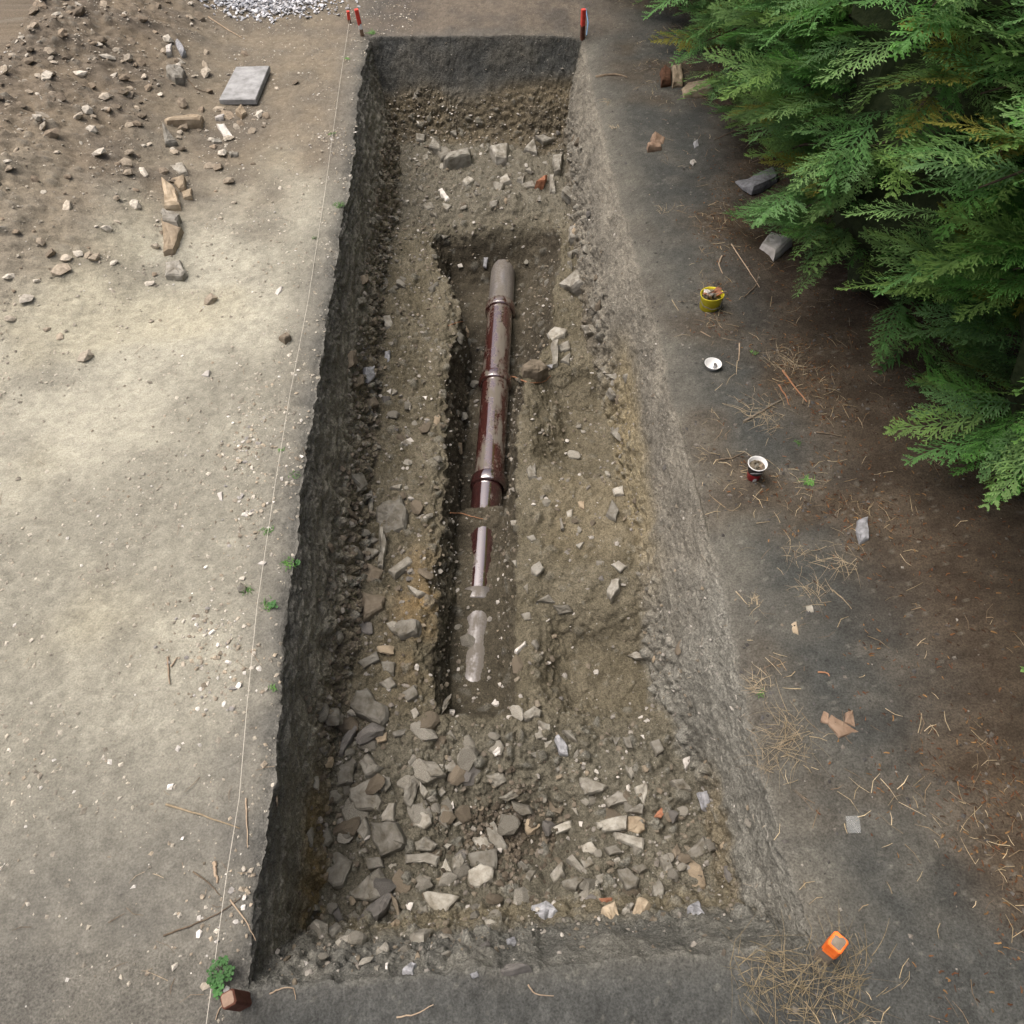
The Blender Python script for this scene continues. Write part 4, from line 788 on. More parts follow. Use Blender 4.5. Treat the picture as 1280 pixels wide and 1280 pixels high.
# ------------------------------------------------------------------ clay drain pipe: five sections with sockets
def pipe_axis(y): return Vector((-.095 - .034 * (5.545 - y), y, -1.10 - .004 * (y - 4)))
drain = empty('drain_pipe', pipe_axis(1.5), 'glazed red brown clay drain pipe lying along the bottom of the trench', 'drain pipe')
JO = [5.68, 5.04, 4.19, 3.21, 2.30, 1.50]
rp = .104
for i in range(5):
    y1, y0 = JO[i], JO[i + 1]; a, b = pipe_axis(y0), pipe_axis(y1); d = (b - a).normalized()
    dx = Vector((R.uniform(-.006, .006), 0, R.uniform(-.004, .004)))
    pts = [a + (b - a) * t + dx for t in np.linspace(0, 1, 9)]
    sec = obj('pipe_section', mesh('pipe_section', *tube([p - drain.location for p in pts], rp, 40, False), M['pipe_dusty' if i in (0, 4) else 'pipe_clean' if i == 3 else 'pipe'], True), drain)
    if i == 0: sec['label'] = 'dusty pinkish pipe section at the far end'
    c0 = [a + dx - d * .012, a + dx - d * .010, a + dx + d * .0, a + dx + d * .062, a + dx + d * .072, a + dx + d * .080]
    if i < 4:
        obj('collar', mesh('collar', *tube([p - drain.location for p in c0], [rp + .001, rp + .017, rp + .021, rp + .020, rp + .015, rp - .002], 40, False), M['pipe_clean' if i == 2 else 'pipe' if i != 3 else 'pipe_dusty'], True), sec)

# ------------------------------------------------------------------ survey pegs, string
def peg(px, py, h, w, mats, lean, label, top=None, rz=0.3, chamfer=0.0):
    p, n, _ = hit(px, py); o = empty('survey_peg', p, label, 'peg', 'survey pegs round the trench'); o.rotation_euler = (lean[0], lean[1], rz)
    rr_ = random.Random(int(px)); q = w / 2; e = w * .13; N = 24; ring = []
    oct_ = [(q, -q + e), (q, q - e), (q - e, q), (-q + e, q), (-q, q - e), (-q, -q + e), (-q + e, -q), (q - e, -q)]
    for i in range(8):
        for t_ in (0, 1 / 3, 2 / 3): a_, b_ = oct_[i], oct_[(i + 1) % 8]; ring.append((a_[0] + (b_[0] - a_[0]) * t_, a_[1] + (b_[1] - a_[1]) * t_))
    def prism(z0, z1, g, rag, last):
        vs = []; lv = [(z0, 1, rag), ((z0 + z1) / 2, 1, 0)] + ([(z1 - w * .07, 1, 0), (z1, .88, 0)] if last else [(z1, 1, 0)])
        for z, sc_, r_ in lv:
            for x, y in ring: vs.append((x * sc_ * (1 + g / q) + rr_.uniform(-.0004, .0004), y * sc_ * (1 + g / q), z + (rr_.uniform(-r_, r_) if r_ else 0) + (x * chamfer if z > h * .9 else 0)))
        fs = [(k * N + i, k * N + (i + 1) % N, (k + 1) * N + (i + 1) % N, (k + 1) * N + i) for k in range(len(lv) - 1) for i in range(N)]
        if last or g == 0: fs.append(tuple(range((len(lv) - 1) * N, len(lv) * N)))
        return vs, fs
    z = -.06
    for k, (f, mt, nm) in enumerate(mats):
        last = k == len(mats) - 1
        vs, fs = prism(z, h * f if k else h * (1 if len(mats) == 1 else .97), .0009 * k, .0 if k == 0 else h * .045, last)
        obj(nm, mesh(nm, vs, fs, M[mt]), o); z = h * f
    if top:
        t_ = [(x * .80, y * .80, h + .0022 + x * chamfer) for x, y in ring]
        if top == 'wood_grey': t_ = [(x * (.55 if x > 0 and y > 0 else 1), y * rr_.uniform(.8, 1), z_) for x, y, z_ in t_]
        b_ = [(x, y, z_ - .004) for x, y, z_ in t_]
        obj('peg_top', mesh('peg_top', t_ + b_, [tuple(range(N))] + [(i, i + N, (i + 1) % N + N, (i + 1) % N) for i in range(N)], M[top]), o)
    return o
peg(305, 1252, .125, .047, [(1, 'wood_red', 'shaft')], (-.05, -.12), 'brown square wooden peg at the near left trench corner', 'wood_end', .45)
pg = peg(1029, 1196, .17, .050, [(.56, 'wood_grey', 'shaft'), (1, 'orange', 'painted_tip')], (-.10, .10), 'grey wooden peg with fluorescent orange tip at the near right corner', 'wood_grey', .75, .25)
peg(453, 44, .21, .032, [(.25, 'wood', 'shaft'), (.45, 'white', 'white_band'), (1, 'red', 'painted_tip')], (0, -.10), 'red topped peg with a white band at the far left corner', None, .2)
peg(728, 48, .235, .036, [(.45, 'wood_red', 'shaft'), (1, 'red', 'painted_tip')], (0, -.03), 'red topped wooden peg at the far right trench corner', None, .3)
sp = peg(437, 29, .10, .026, [(.3, 'wood', 'shaft'), (1, 'red', 'painted_tip')], (0, .02), 'short red peg with the string line tied to it', None, .2)
sp_pts = []
for q in [(438, 24), (425, 110), (406, 250), (386, 380), (363, 500), (345, 610), (323, 760), (311, 880), (301, 1000), (285, 1100), (263, 1262)]:
    a, n, _ = hit(*q); sp_pts.append(a + Vector((0, 0, .022)))
dense = []
for i in range(len(sp_pts) - 1):
    for t in np.linspace(0, 1, 6, endpoint=False): dense.append(sp_pts[i].lerp(sp_pts[i + 1], t))
e = sp_pts[-1] + (sp_pts[-1] - sp_pts[-2]).normalized() * .5; dense += [sp_pts[-1], e, Vector((e.x, e.y, 0))]
obj('string_line', mesh('string_line', *tube(dense, .0012, 5), M['string']), None, None, 'pale string line stretched along the left edge of the trench', 'string')
bc = [hit(732, 14)[0] + Vector((0, 0, .02)), hit(733, 22)[0] + Vector((0, 0, .03)), hit(735, 30)[0] + Vector((0, 0, .012)), hit(733, 44)[0]]
obj('blue_cord', mesh('blue_cord', *tube(bc, .005, 6), M['bluecord']), None, None, 'short blue cord lying behind the far right peg', 'cord')

# ------------------------------------------------------------------ concrete slab
q = [at(297, 91), at(339, 91), at(322, 133), at(276, 132)]
c = sum(q, Vector()) / 4; zb = max(surf(p.x, p.y) for p in q) + .002
vs = [Vector((p.x - c.x, p.y - c.y, h)) for h in (0, .036) for p in q] + [Vector(((p.x - c.x) * .975, (p.y - c.y) * .975, .042)) for p in q]
for k, p in enumerate(vs): vs[k] = p + Vector((0, 0, .03 * (p.x + .2)))
fs = [(0, 1, 2, 3)] + [(a + k, a + (k + 1) % 4, b + (k + 1) % 4, b + k) for (a, b) in ((0, 4), (4, 8)) for k in range(4)] + [(8, 9, 10, 11)]
import bmesh
me = mesh('concrete_slab', vs, fs, M['concrete']); bm_ = bmesh.new(); bm_.from_mesh(me); bmesh.ops.recalc_face_normals(bm_, faces=bm_.faces); bm_.to_mesh(me); bm_.free()
obj('concrete_slab', me, None, (c.x, c.y, zb - .012), 'light grey square concrete paving slab lying on the left ground', 'slab')

# ------------------------------------------------------------------ finds containers
def chips(n, rad, z, mats, parent, seed, name='sherd', smin=.012, smax=.03):
    rr_ = random.Random(seed)
    for k in range(n):
        vs, fs = ico(1, seed + k, .35, .3); s = rr_.uniform(smin, smax)
        o = obj(name, mesh(name, vs, fs, M[rr_.choice(mats)]), parent); a = rr_.uniform(0, 6.28); r = rad * rr_.random() ** .5
        o.location = (r * math.cos(a), r * math.sin(a), z + rr_.uniform(0, .014)); o.scale = (s * 1.3, s, s); o.rotation_euler = (rr_.uniform(-.7, .7), rr_.uniform(-.7, .7), rr_.uniform(0, 6))
p, _, _ = hit(886, 384)
t = empty('yellow_tub', p, 'dented yellow plastic tub full of sherds near the hedge', 'tub', None, .3); t.location.z -= .002
obj('tub_wall', mesh('tub_wall', *lathe([(.001, .004), (.050, .001), (.056, .006), (.066, .095), (.0685, .100), (.0665, .102), (.063, .096), (.052, .010), (.001, .010)], 32, .05, 3), M['yellow'], True), t)
hv = [(.066 * math.cos(a), .066 * math.sin(a) , .094 - .075 * math.sin((a + .4) / 2.4 * math.pi) * .55) for a in np.linspace(-.4, 2.0, 12)]
hv = [(x * 1.06 - .0, y * 1.06, z) for x, y, z in hv]
hh = [(-.066, .012, .092), (-.074, .0, .075), (-.066, -.040, .055), (-.02, -.071, .042), (.03, -.068, .044), (.064, -.03, .06), (.070, .005, .09)]
obj('handle', mesh('handle', *tube(hh, .0022, 6), M['stone_dark']), t)
fill = empty('find_heap', p, 'sherds and stones heaped inside the yellow tub', 'finds'); fill.location.z += .0
vs, fs = lathe([(.001, .080), (.03, .078), (.059, .068), (.056, .020), (.001, .014)], 20, .05, 3); obj('soil_fill', mesh('soil_fill', vs, fs, M['stone_brown'], True), fill)
chips(9, .042, .084, ['stone_brown', 'stone_dark', 'tile', 'brick'], fill, 40)
o = obj('pale_sherd', mesh('pale_sherd', *ico(1, 77, .45), M['stone_white']), fill, (-.026, .018, .096)); o.scale = (.034, .028, .026); o.rotation_euler = (.4, .3, .5)
for k, (x, y, a) in enumerate([(.02, .03, .5), (.038, .02, .9), (.03, -.005, .2)]):
    vs, fs = box(-.028, .028, -.008, .008, -.005, .005); o = obj('brick_sherd', mesh('brick_sherd', vs, fs, M['brick']), fill, (x, y, .098)); o.rotation_euler = (.3, -.35, a)
obj('stick', mesh('stick', *tube([(.0, -.01, .098), (.05, .0, .104), (.085, .012, .106)], [.005, .005, .004], 6), M['twig']), fill)

p, _, _ = hit(890, 460)
t = empty('white_bowl', p, 'small white bowl with dark sherds in it on the right ground', 'bowl', None, .2); t.location.z -= .001
obj('bowl_wall', mesh('bowl_wall', *lathe([(.001, .003), (.026, .001), (.030, .004), (.046, .034), (.0485, .036), (.0455, .0375), (.043, .034), (.028, .009), (.001, .007)], 36, .01, 5), M['white'], True), t)
fill = empty('find_heap', p, 'dark sherds lying in the white bowl', 'finds'); fill.location.z += .004
chips(6, .014, .010, ['stone_dark', 'stone_blue', 'stone_dark'], fill, 61, 'sherd', .008, .015)
for ch in fill.children: ch.location.x += .012; ch.location.y -= .010

p, _, _ = hit(941, 597)
t = empty('paper_cup', p, 'red and black paper cup with white rim holding pale bits', 'cup', None, 2.2); t.location.z -= .001; t.rotation_euler.x = -.05
def cup_r(z): return .029 + .0155 * z / .115
obj('red_base', mesh('red_base', *lathe([(.001, .003), (cup_r(0) - .002, .0), (cup_r(.002), .002), (cup_r(.058), .058)], 36), M['cupred'], True), t)
obj('black_band', mesh('black_band', *lathe([(cup_r(.058) + .0004, .058), (cup_r(.110) + .0004, .110)], 36), M['black'], True), t)
obj('rim', mesh('rim', *lathe([(cup_r(.110), .110), (cup_r(.112) + .0025, .112), (cup_r(.115) + .0035, .1155), (cup_r(.115) + .001, .118), (cup_r(.112) - .001, .115), (cup_r(.06) - .001, .06), (.001, .052)], 36), M['white'], True), t)
def patch(a0, a1, f0, f1, mat, nm, off=.0012, n=14):
    vs = []; fs = []
    for i in range(n + 1):
        s = i / n; a = a0 + (a1 - a0) * s
        for f in (f0(s), f1(s)): r = cup_r(f) + off; vs.append((r * math.cos(a), r * math.sin(a), f))
    for i in range(n): fs.append((2 * i, 2 * i + 2, 2 * i + 3, 2 * i + 1))
    obj(nm, mesh(nm, vs, fs, M[mat]), t)
fa = -math.pi / 2 - 2.2
patch(fa - .9, fa + .9, lambda s: .066 + .018 * math.sin(s * math.pi), lambda s: .070 + .024 * math.sin(s * math.pi), 'white', 'white_arc')
patch(fa - .28, fa + .28, lambda s: .004, lambda s: .026 + .01 * math.sin(s * math.pi), 'white', 'white_mark')
fill = empty('cup_contents', p, 'pale straw and chips inside the paper cup', 'finds'); 
obj('soil_fill', mesh('soil_fill', *lathe([(.001, .100), (.03, .097), (cup_r(.09) - .002, .090), (cup_r(.08) - .003, .080), (.001, .07)], 20), M['stone_brown'], True), fill)
chips(8, .026, .098, ['stone_tan', 'stone_pale', 'tile', 'stone_brown'], fill, 81, 'chip', .007, .014)

# ------------------------------------------------------------------ clear plastic scrap
p, n, _ = hit(1066, 1031)
g = [(x, y, .010 + .004 * math.sin(x * 60 + y * 30)) for y in np.linspace(-.03, .03, 6) for x in np.linspace(-.024, .024, 6)]
vs = [(x + .1 * y, y, z - .004) for x, y, z in g]; fs = [(a, a + 1, a + 7, a + 6) for r in range(5) for a in range(r * 6, r * 6 + 5)]
o = obj('plastic_scrap', mesh('plastic_scrap', vs, fs, M['plastic'], True), None, p, 'crumpled scrap of clear plastic on the dark right ground', 'plastic')

# ------------------------------------------------------------------ sticks, roots and stalks
def stick(pts, rad, mat, label, name='stick', cat='stick', lift=.006, group=None):
    w = []
    for i in range(len(pts) - 1):
        for k in range(4):
            t_ = k / 4; w.append((pts[i][0] * (1 - t_) + pts[i + 1][0] * t_, pts[i][1] * (1 - t_) + pts[i + 1][1] * t_))
    w.append(pts[-1]); P_ = []
    for q in w:
        a, n, _ = hit(*q); P_.append(a + n * lift)
    P_ = [P_[0]] + [(P_[i - 1] + P_[i] * 2 + P_[i + 1]) / 4 + Vector((R.uniform(-1, 1), R.uniform(-1, 1), 0)) * rad * .5 for i in range(1, len(P_) - 1)] + [P_[-1]]
    n = len(P_); c = P_[0].copy(); c.z = surf(c.x, c.y)
    rads = [rad * (1 - .6 * i / n) for i in range(n)]
    return obj(name, mesh(name, *tube([p - c for p in P_], rads, 6), M[mat]), None, c, label, cat, group)
stick([(929, 528), (950, 516), (985, 496)], .007, 'wood_grey', 'straight dark stick on the right ground below the white bowl')
stick([(978, 464), (990, 480), (1008, 503)], .006, 'rootred', 'reddish stick under the lower hedge tips')
stick([(973, 482), (981, 494), (986, 507)], .005, 'rootred', 'short reddish twig left of the longer reddish stick')
stick([(902, 321), (898, 330), (903, 343)], .006, 'root', 'pale forked twig above the yellow tub')
stick([(914, 306), (935, 338), (949, 360)], .0035, 'root', 'long thin twig running down from the hedge toward the tub')
stick([(930, 372), (945, 358), (948, 344)], .0035, 'twig', 'curved brown twig right of the yellow tub')
stick([(840, 376), (848, 389)], .003, 'straw', 'single straw left of the yellow tub', 'straw_stalk', 'straw')
stick([(875, 415), (888, 422)], .004, 'root', 'pale twig between the tub and the white bowl')
stick([(924, 430), (923, 452)], .004, 'root', 'short upright root right of the white bowl')
stick([(208, 1006), (252, 1019), (300, 1036)], .0045, 'straw', 'long straw stalk crossing the lower left ground to the string', 'straw_stalk', 'straw')
stick([(308, 998), (309, 1030), (310, 1060)], .0035, 'root', 'straight pale root beside the string line low on the left')
stick([(205, 1170), (240, 1157), (272, 1143), (303, 1121)], .0035, 'twig', 'long thin twig crossing the bottom left ground')
stick([(242, 1090), (262, 1104), (276, 1120)], .003, 'twig', 'thin arched twig above the long bottom left twig')
stick([(288, 1125), (306, 1150), (318, 1176)], .003, 'root', 'pale root curving over the rim at the lower left')
stick([(268, 1078), (270, 1090), (272, 1104)], .008, 'root', 'flat pale wood chip on the lower left ground', 'wood_chip', 'wood chip')
stick([(346, 983), (344, 995), (345, 1008)], .006, 'root', 'pale root stub sticking out of the lower left wall', 'root_stub', 'root')
stick([(350, 957), (350, 968), (343, 980)], .003, 'root', 'thin curled root above the pale root stub', 'root_stub', 'root')
stick([(210, 822), (211, 840), (213, 856)], .005, 'root', 'grey stick lying at the left edge of the pale ground')
stick([(214, 834), (222, 822)], .004, 'root', 'short stick beside the grey stick at the left edge')
stick([(260, 22), (280, 35), (302, 48)], .006, 'root', 'thin pale stick on the spoil behind the concrete slab')
stick([(235, 100), (246, 113), (268, 118)], .005, 'twig', 'dark bent twig left of the concrete slab')
stick([(628, 470), (645, 472), (662, 480), (680, 478), (688, 470)], .006, 'rootred', 'tan root lying across from the pipe collar to the muddy boulder', 'root', 'root')
stick([(562, 641), (580, 643), (590, 646), (604, 649)], .004, 'rootred', 'fine reddish root crossing the mud over the pipe', 'root', 'root')
stick([(560, 408), (570, 404), (578, 402)], .004, 'rootred', 'short root tip at the left edge of the pit', 'root', 'root')
stick([(660, 1231), (668, 1243), (692, 1245)], .0028, 'root', 'small forked pale root on the near edge', 'root', 'root')
stick([(496, 1272), (520, 1268), (542, 1256)], .0028, 'root', 'fine root on the bottom edge of the ground', 'root', 'root')
stick([(338, 1243), (352, 1236), (368, 1236), (370, 1250)], .0028, 'root', 'looped fine root beside the brown peg', 'root', 'root')
stick([(282, 1254), (274, 1262), (270, 1275)], .0028, 'root', 'fine root below the brown peg', 'root', 'root')
stick([(1040, 738), (1052, 748), (1064, 762)], .003, 'straw', 'bent straw stalk on the right litter', 'straw_stalk', 'straw')
stick([(920, 740), (934, 756)], .003, 'straw', 'two toned straw on the right rim', 'straw_stalk', 'straw')
stick([(945, 655), (962, 653)], .0025, 'straw', 'fine pale straw below the paper cup', 'straw_stalk', 'straw')
stick([(888, 567), (900, 569)], .003, 'straw', 'pale straw left of the paper cup', 'straw_stalk', 'straw')
stick([(900, 575), (916, 573), (930, 566)], .005, 'twig', 'dark twig lying left of the paper cup')
stick([(1020, 541), (1035, 543), (1052, 546)], .004, 'twig', 'brown twig on the litter right of the paper cup')
stick([(1022, 841), (1035, 842), (1036, 846)], .004, 'rootred', 'short orange twig above the tile fragments')
stick([(745, 97), (770, 93), (784, 98)], .012, 'twig', 'dead branch in front of the far hedge')

# ------------------------------------------------------------------ grass tufts, weeds
def blades(n, rad, ln, seed, flat=.5, wd=.0025, lay=None):
    """thin bent blades; lay = direction the tuft is combed to"""
    rr_ = random.Random(seed); vs = []; fs = []; lay = rr_.uniform(0, 6.28) if lay is None else lay
    for k in range(n):
        a = rr_.uniform(0, 6.28); r = rad * rr_.random() ** .6; x, y = r * math.cos(a), r * math.sin(a)
        a = lay + rr_.gauss(0, 1.0) if rr_.random() < .8 else rr_.uniform(0, 6.28)
        L = ln * rr_.uniform(.35, 1.1); el = (rr_.uniform(.0, 1.25) * (1 - flat)) + .06; w = wd * rr_.uniform(.5, 1.3); b = len(vs)
        p = np.array([x, y, .002]); h = a; cur = rr_.gauss(0, .35); kink = rr_.randint(1, 4); e_ = el
        for j in range(6):
            q = 1 - .75 * j / 5; dx, dy = math.cos(h), math.sin(h)
            vs += [(p[0] - dy * w * q, p[1] + dx * w * q, p[2]), (p[0] + dy * w * q, p[1] - dx * w * q, p[2] + w * .6)]
            p = p + np.array([dx * math.cos(e_), dy * math.cos(e_), math.sin(e_)]) * (L / 5); p[2] = max(p[2], .002)
            h += cur / 5 + (rr_.gauss(0, .3) if j == kink else 0); e_ -= (el + .35) / 4
        for j in range(5): c_ = b + 2 * j; fs.append((c_, c_ + 1, c_ + 3, c_ + 2))
    return vs, fs
DRY = [((995, 920), 90, .17, .20, 'large sprawling dry grass tuft left of the tile fragments'), ((952, 856), 45, .08, .11, 'dry grass tuft with green base on the right rim'),
       ((958, 1222), 110, .20, .24, 'thick dead grass clump in the bottom right corner'), ((1010, 1250), 120, .24, .26, 'dark dead grass clump below the orange tipped peg'), ((1060, 1235), 70, .2, .24, 'outer dead grass clump right of the orange tipped peg'),
       ((985, 455), 60, .18, .18, 'dry straw mat under the lower hedge tips'), ((960, 520), 60, .20, .17, 'thin straw patch around the straight dark stick'), ((760, 127), 22, .05, .09, 'small yellow grass tuft on the far right rim'),
       ((770, 160), 22, .06, .10, 'wispy dry tuft below the small yellow tuft'), ((942, 757), 26, .06, .09, 'small dry tuft beside the straws on the right rim'), ((1022, 742), 45, .13, .14, 'dry tuft on the litter beside the bent straw'), ((1000, 690), 35, .15, .13, 'thin pale straw patch right of the wall top'),
       ((1050, 700), 45, .16, .15, 'pale straw patch at the right edge above the grey stone'), ((880, 570), 24, .06, .08, 'small dry tuft left of the dark twig'), ((830, 265), 20, .07, .09, 'sparse straws on the right ground above the tub'), ((970, 960), 40, .12, .14, 'straggly dry tuft below the sprawling one')]
for k, ((x, y), n, rd, ln, lab) in enumerate(DRY):
    p, _, _ = hit(x, y); obj('dry_grass_tuft', mesh('dry_grass_tuft', *blades(int(n * .85), rd * .62, ln * .85, 300 + k, .72, .0011), M['straw_dead' if 'dead' in lab else 'straw']), None, p, lab, 'dry grass', 'dry grass tufts')
GREEN = [((466, 42), 26, .05, .09, 'yellowish green grass tuft at the far left corner'), ((436, 74), 12, .03, .05, 'tiny weed on the far left rim below the red pegs'), ((415, 168), 16, .05, .05, 'small grass patch beside the string far up the left rim'),
         ((424, 258), 30, .06, .09, 'green grass hanging over the left rim'), ((393, 298), 14, .03, .05, 'tiny weed under the string above the pale chip'), ((366, 594), 16, .05, .04, 'sparse seedlings on the left rim halfway down'), ((352, 563), 10, .03, .04, 'tiny seedling cluster by the string halfway down'),
         ((335, 664), 16, .05, .05, 'small weed patch around the string below the halfway seedlings'), ((358, 703), 34, .06, .06, 'leafy weeds on the left rim beside the dark wall'), ((308, 738), 16, .04, .05, 'small weed by the grey pebble'), ((335, 757), 26, .06, .05, 'weed patch straddling the string below the grey pebble'),
         ((340, 862), 12, .03, .04, 'tiny weed on the rim at the lower left'), ((1010, 604), 24, .05, .09, 'green weed sprig on the litter right of the paper cup'), ((997, 553), 12, .03, .05, 'small yellow green weed above the paper cup'), ((943, 442), 12, .03, .04, 'tiny green sprout right of the white bowl'), ((952, 868), 10, .03, .04, 'tiny green sprout under the right rim tuft')]
for k, ((x, y), n, rd, ln, lab) in enumerate(GREEN):
    p, _, _ = hit(x, y); obj('weed', mesh('weed', *blades(int(n * 1.4), rd * .6, ln * .6, 400 + k, .3, .0022), M['weed']), None, p, lab, 'weed', 'green weeds')
def clover(p, n, rad, h, seed, label, lr=.011):
    rr_ = random.Random(seed); root = empty('clover_plant', p, label, 'weed', 'green weeds'); vs = []; fs = []; sv = []; sf = []
    for k in range(n):
        a = rr_.uniform(0, 6.28); r = rad * rr_.random() ** .5; hh_ = h * rr_.uniform(.5, 1.1); c = Vector((r * math.cos(a), r * math.sin(a), hh_))
        v, f = tube([(r * .3 * math.cos(a), r * .3 * math.sin(a), -.004), (c.x * .8, c.y * .8, hh_ * .7), c], .0009, 4); o_ = len(sv); sv += v; sf += [tuple(i + o_ for i in q) for q in f]
        for j in range(3):
            b = a + j * 2.094; L = lr * rr_.uniform(.8, 1.3); d = Vector((math.cos(b), math.sin(b), rr_.uniform(-.2, .3))); s = Vector((-math.sin(b), math.cos(b), 0)); o_ = len(vs)
            vs += [c, c + d * L * .5 + s * L * .5, c + d * L + s * L * .35, c + d * L * .92 + Vector((0, 0, .001)), c + d * L - s * L * .35, c + d * L * .5 - s * L * .5]; fs.append(tuple(range(o_, o_ + 6)))
    obj('stems', mesh('stems', sv, sf, M['weed']), root); obj('leaves', mesh('leaves', vs, fs, M['clover']), root)
clover(hit(279, 1217)[0], 26, .038, .045, 5, 'bright green clover plant behind the brown peg')
clover(hit(274, 1236)[0], 14, .026, .035, 6, 'smaller clover plant left of the brown peg')
clover(hit(374, 706)[0], 5, .015, .03, 7, 'two leafed seedling overhanging the dark left wall')
clover(hit(342, 759)[0], 6, .018, .025, 8, 'round leafed seedling beside the string line')

# ------------------------------------------------------------------ straw and leaf litter nobody could count
def flakes(name, idxs, lmin, lmax, wmin, wmax, tints, lift=.004):
    V = []; T = []; TI = []; off = 0
    for i in idxs:
        r, c = divmod(int(i), NC); L = R.uniform(lmin, lmax); w = R.uniform(wmin, wmax); a = R.uniform(0, 6.28); d = np.array([math.cos(a), math.sin(a), R.uniform(-.15, .25)]); s = np.array([-math.sin(a), math.cos(a), R.uniform(-.3, .3)])
        p = np.array([X[r, c] + R.uniform(-.01, .01), Y[r, c] + R.uniform(-.01, .01), Z[r, c] + lift * R.uniform(.3, 1.5)]); k = R.uniform(-.15, .15) * L
        V.append(np.array([p - d * L / 2 - s * w / 2, p - d * L / 2 + s * w / 2, p - s * w / 2 + s * k + [0, 0, L * .06], p + s * w / 2 + s * k + [0, 0, L * .06], p + d * L / 2 - s * w / 4, p + d * L / 2 + s * w / 4]))
        T.append(np.array([[0, 2, 1], [1, 2, 3], [2, 4, 3], [3, 4, 5]]) + off); off += 6
        t_ = np.array(R.choice(tints)) * R.uniform(.7, 1.25); TI.append(np.repeat(t_[None], 6, 0))
    return obj(name, fast_mesh(name, np.concatenate(V), np.concatenate(T), M['leaflitter'], np.concatenate(TI)), None, kind='stuff')
hz = sstep(1.0, 1.7, X + .3 * n3 - .05 * np.abs(Y - 4))
flakes('leaf_litter', scat2(14000, gr_ * hz * (.3 + sstep(-.2, .5, n1 + n3))), .008, .026, .002, .007, [(.11, .052, .028), (.075, .042, .025), (.15, .075, .036), (.20, .12, .055), (.055, .038, .026)])
flakes('dry_straw', scat2(1500, gr_ * (sstep(.95, 1.25, X + .15 * n3) * sstep(2.6, 1.9, X) * (.1 + sstep(0, .45, n3 + .6 * n1)))), .025, .11, .0012, .003, [(.36, .29, .18), (.46, .38, .25), (.25, .19, .12), (.17, .13, .09)], .006)
flakes('left_straw', scat2(260, gw * (.2 + low + rim)), .02, .09, .0012, .0028, [(.36, .30, .21), (.26, .21, .15), (.18, .14, .10)], .004)
flakes('rim_fibres', scat2(700, (REG == 1) * (depth < .2) * view * 1.0 + (REG == 0) * ge * .12), .02, .08, .001, .0022, [(.20, .17, .13), (.12, .10, .08), (.30, .26, .2)], .006)
flakes('wall_fibres', scat2(600, ((REG == 2) | (REG == 3)) * view * 1.0), .01, .05, .001, .002, [(.40, .35, .27), (.26, .22, .17), (.5, .47, .42)], .004)

# ------------------------------------------------------------------ cypress hedge: conifers in a row
def frond_geo(seed, pairs=13, sub=4, low=False):
    """flat drooping cypress spray along +x, length 1, with forward swept branchlets and scale twigs"""
    rr_ = random.Random(seed); V = []; T = []; TI = []
    def axis(t_): return np.array([t_, .05 * math.sin(3 * t_ + seed), .10 * t_ - .34 * t_ * t_])
    def strip(a, b, w, t0, t1, sag=0.0):
        d = b - a; L = np.linalg.norm(d) + 1e-9; s = np.array([-d[1], d[0], 0]); s = s / (np.linalg.norm(s) + 1e-9) * w; o = len(V)
        mdl = (a + b) / 2 + np.array([0, 0, sag]); V.extend([a - s * .5, a + s * .5, mdl - s, mdl + s + np.array([0, 0, w * .5]), b]); TI.extend([t0, t0, (t0 + t1) / 2, (t0 + t1) / 2, t1])
        T.extend([(o, o + 2, o + 1), (o + 1, o + 2, o + 3), (o + 2, o + 4, o + 3)])
    def tri(a, b, w, t0, t1):
        d = b - a; s = np.array([-d[1], d[0], 0]); s = s / (np.linalg.norm(s) + 1e-9) * w; o = len(V); m_ = a * .55 + b * .45
        V.extend([a, m_ - s, b, m_ + s + np.array([0, 0, w * .6])]); TI.extend([t0, t0 * .5 + t1 * .5, t1, t0 * .5 + t1 * .5]); T.extend([(o, o + 1, o + 3), (o + 1, o + 2, o + 3)])
    for j in range(6): strip(axis(j / 6), axis((j + 1) / 6), .016, .15 + .1 * j, .25 + .1 * j)
    for i in range(pairs):
        u = .06 + .92 * i / (pairs - 1)
        for sd_ in (-1, 1):
            t_ = min(.99, u + rr_.uniform(-.02, .02)); a = axis(t_); L = (.36 * (math.sin(min(1, t_ * 1.6 + .12) * math.pi * .62)) * (1 - t_) ** .55 + .06) * rr_.uniform(.75, 1.2)
            ang = sd_ * (.85 - .35 * t_ + rr_.uniform(-.12, .12)); d = np.array([math.cos(ang), math.sin(ang), rr_.uniform(-.25, .12)]); b = a + d * L + np.array([0, 0, -.25 * L * L])
            strip(a, b, .013 if not low else .03, .2 + .3 * t_, .75 + .2 * t_, .02 * L)
            for k in range(sub):
                f = .22 + .68 * k / max(1, sub - 1); q = a + (b - a) * f + np.array([0, 0, .02 * L * math.sin(f * 3)])
                for s2 in (-1, 1):
                    an = ang + s2 * rr_.uniform(.45, .75); l2 = L * .36 * (1.1 - .7 * f) * rr_.uniform(.7, 1.3)
                    e_ = q + np.array([math.cos(an), math.sin(an), rr_.uniform(-.3, .15)]) * l2
                    tri(q, e_, .010 if not low else .02, .35 + .2 * t_, .95)
    V = np.array(V); TI = np.array(TI)[:, None]
    g0, g1 = np.array([[.06, .15, .052]]), np.array([[.22, .435, .125]])
    hue = np.array([[1 + rr_.uniform(-.1, .25), 1 + rr_.uniform(-.06, .08), 1 + rr_.uniform(-.15, .35)]])
    return V, np.array(T), (g0 * (1 - TI) + g1 * TI) * hue
HI = [frond_geo(900 + k) for k in range(7)]; LO = [frond_geo(950 + k, 8, 1, True) for k in range(5)]
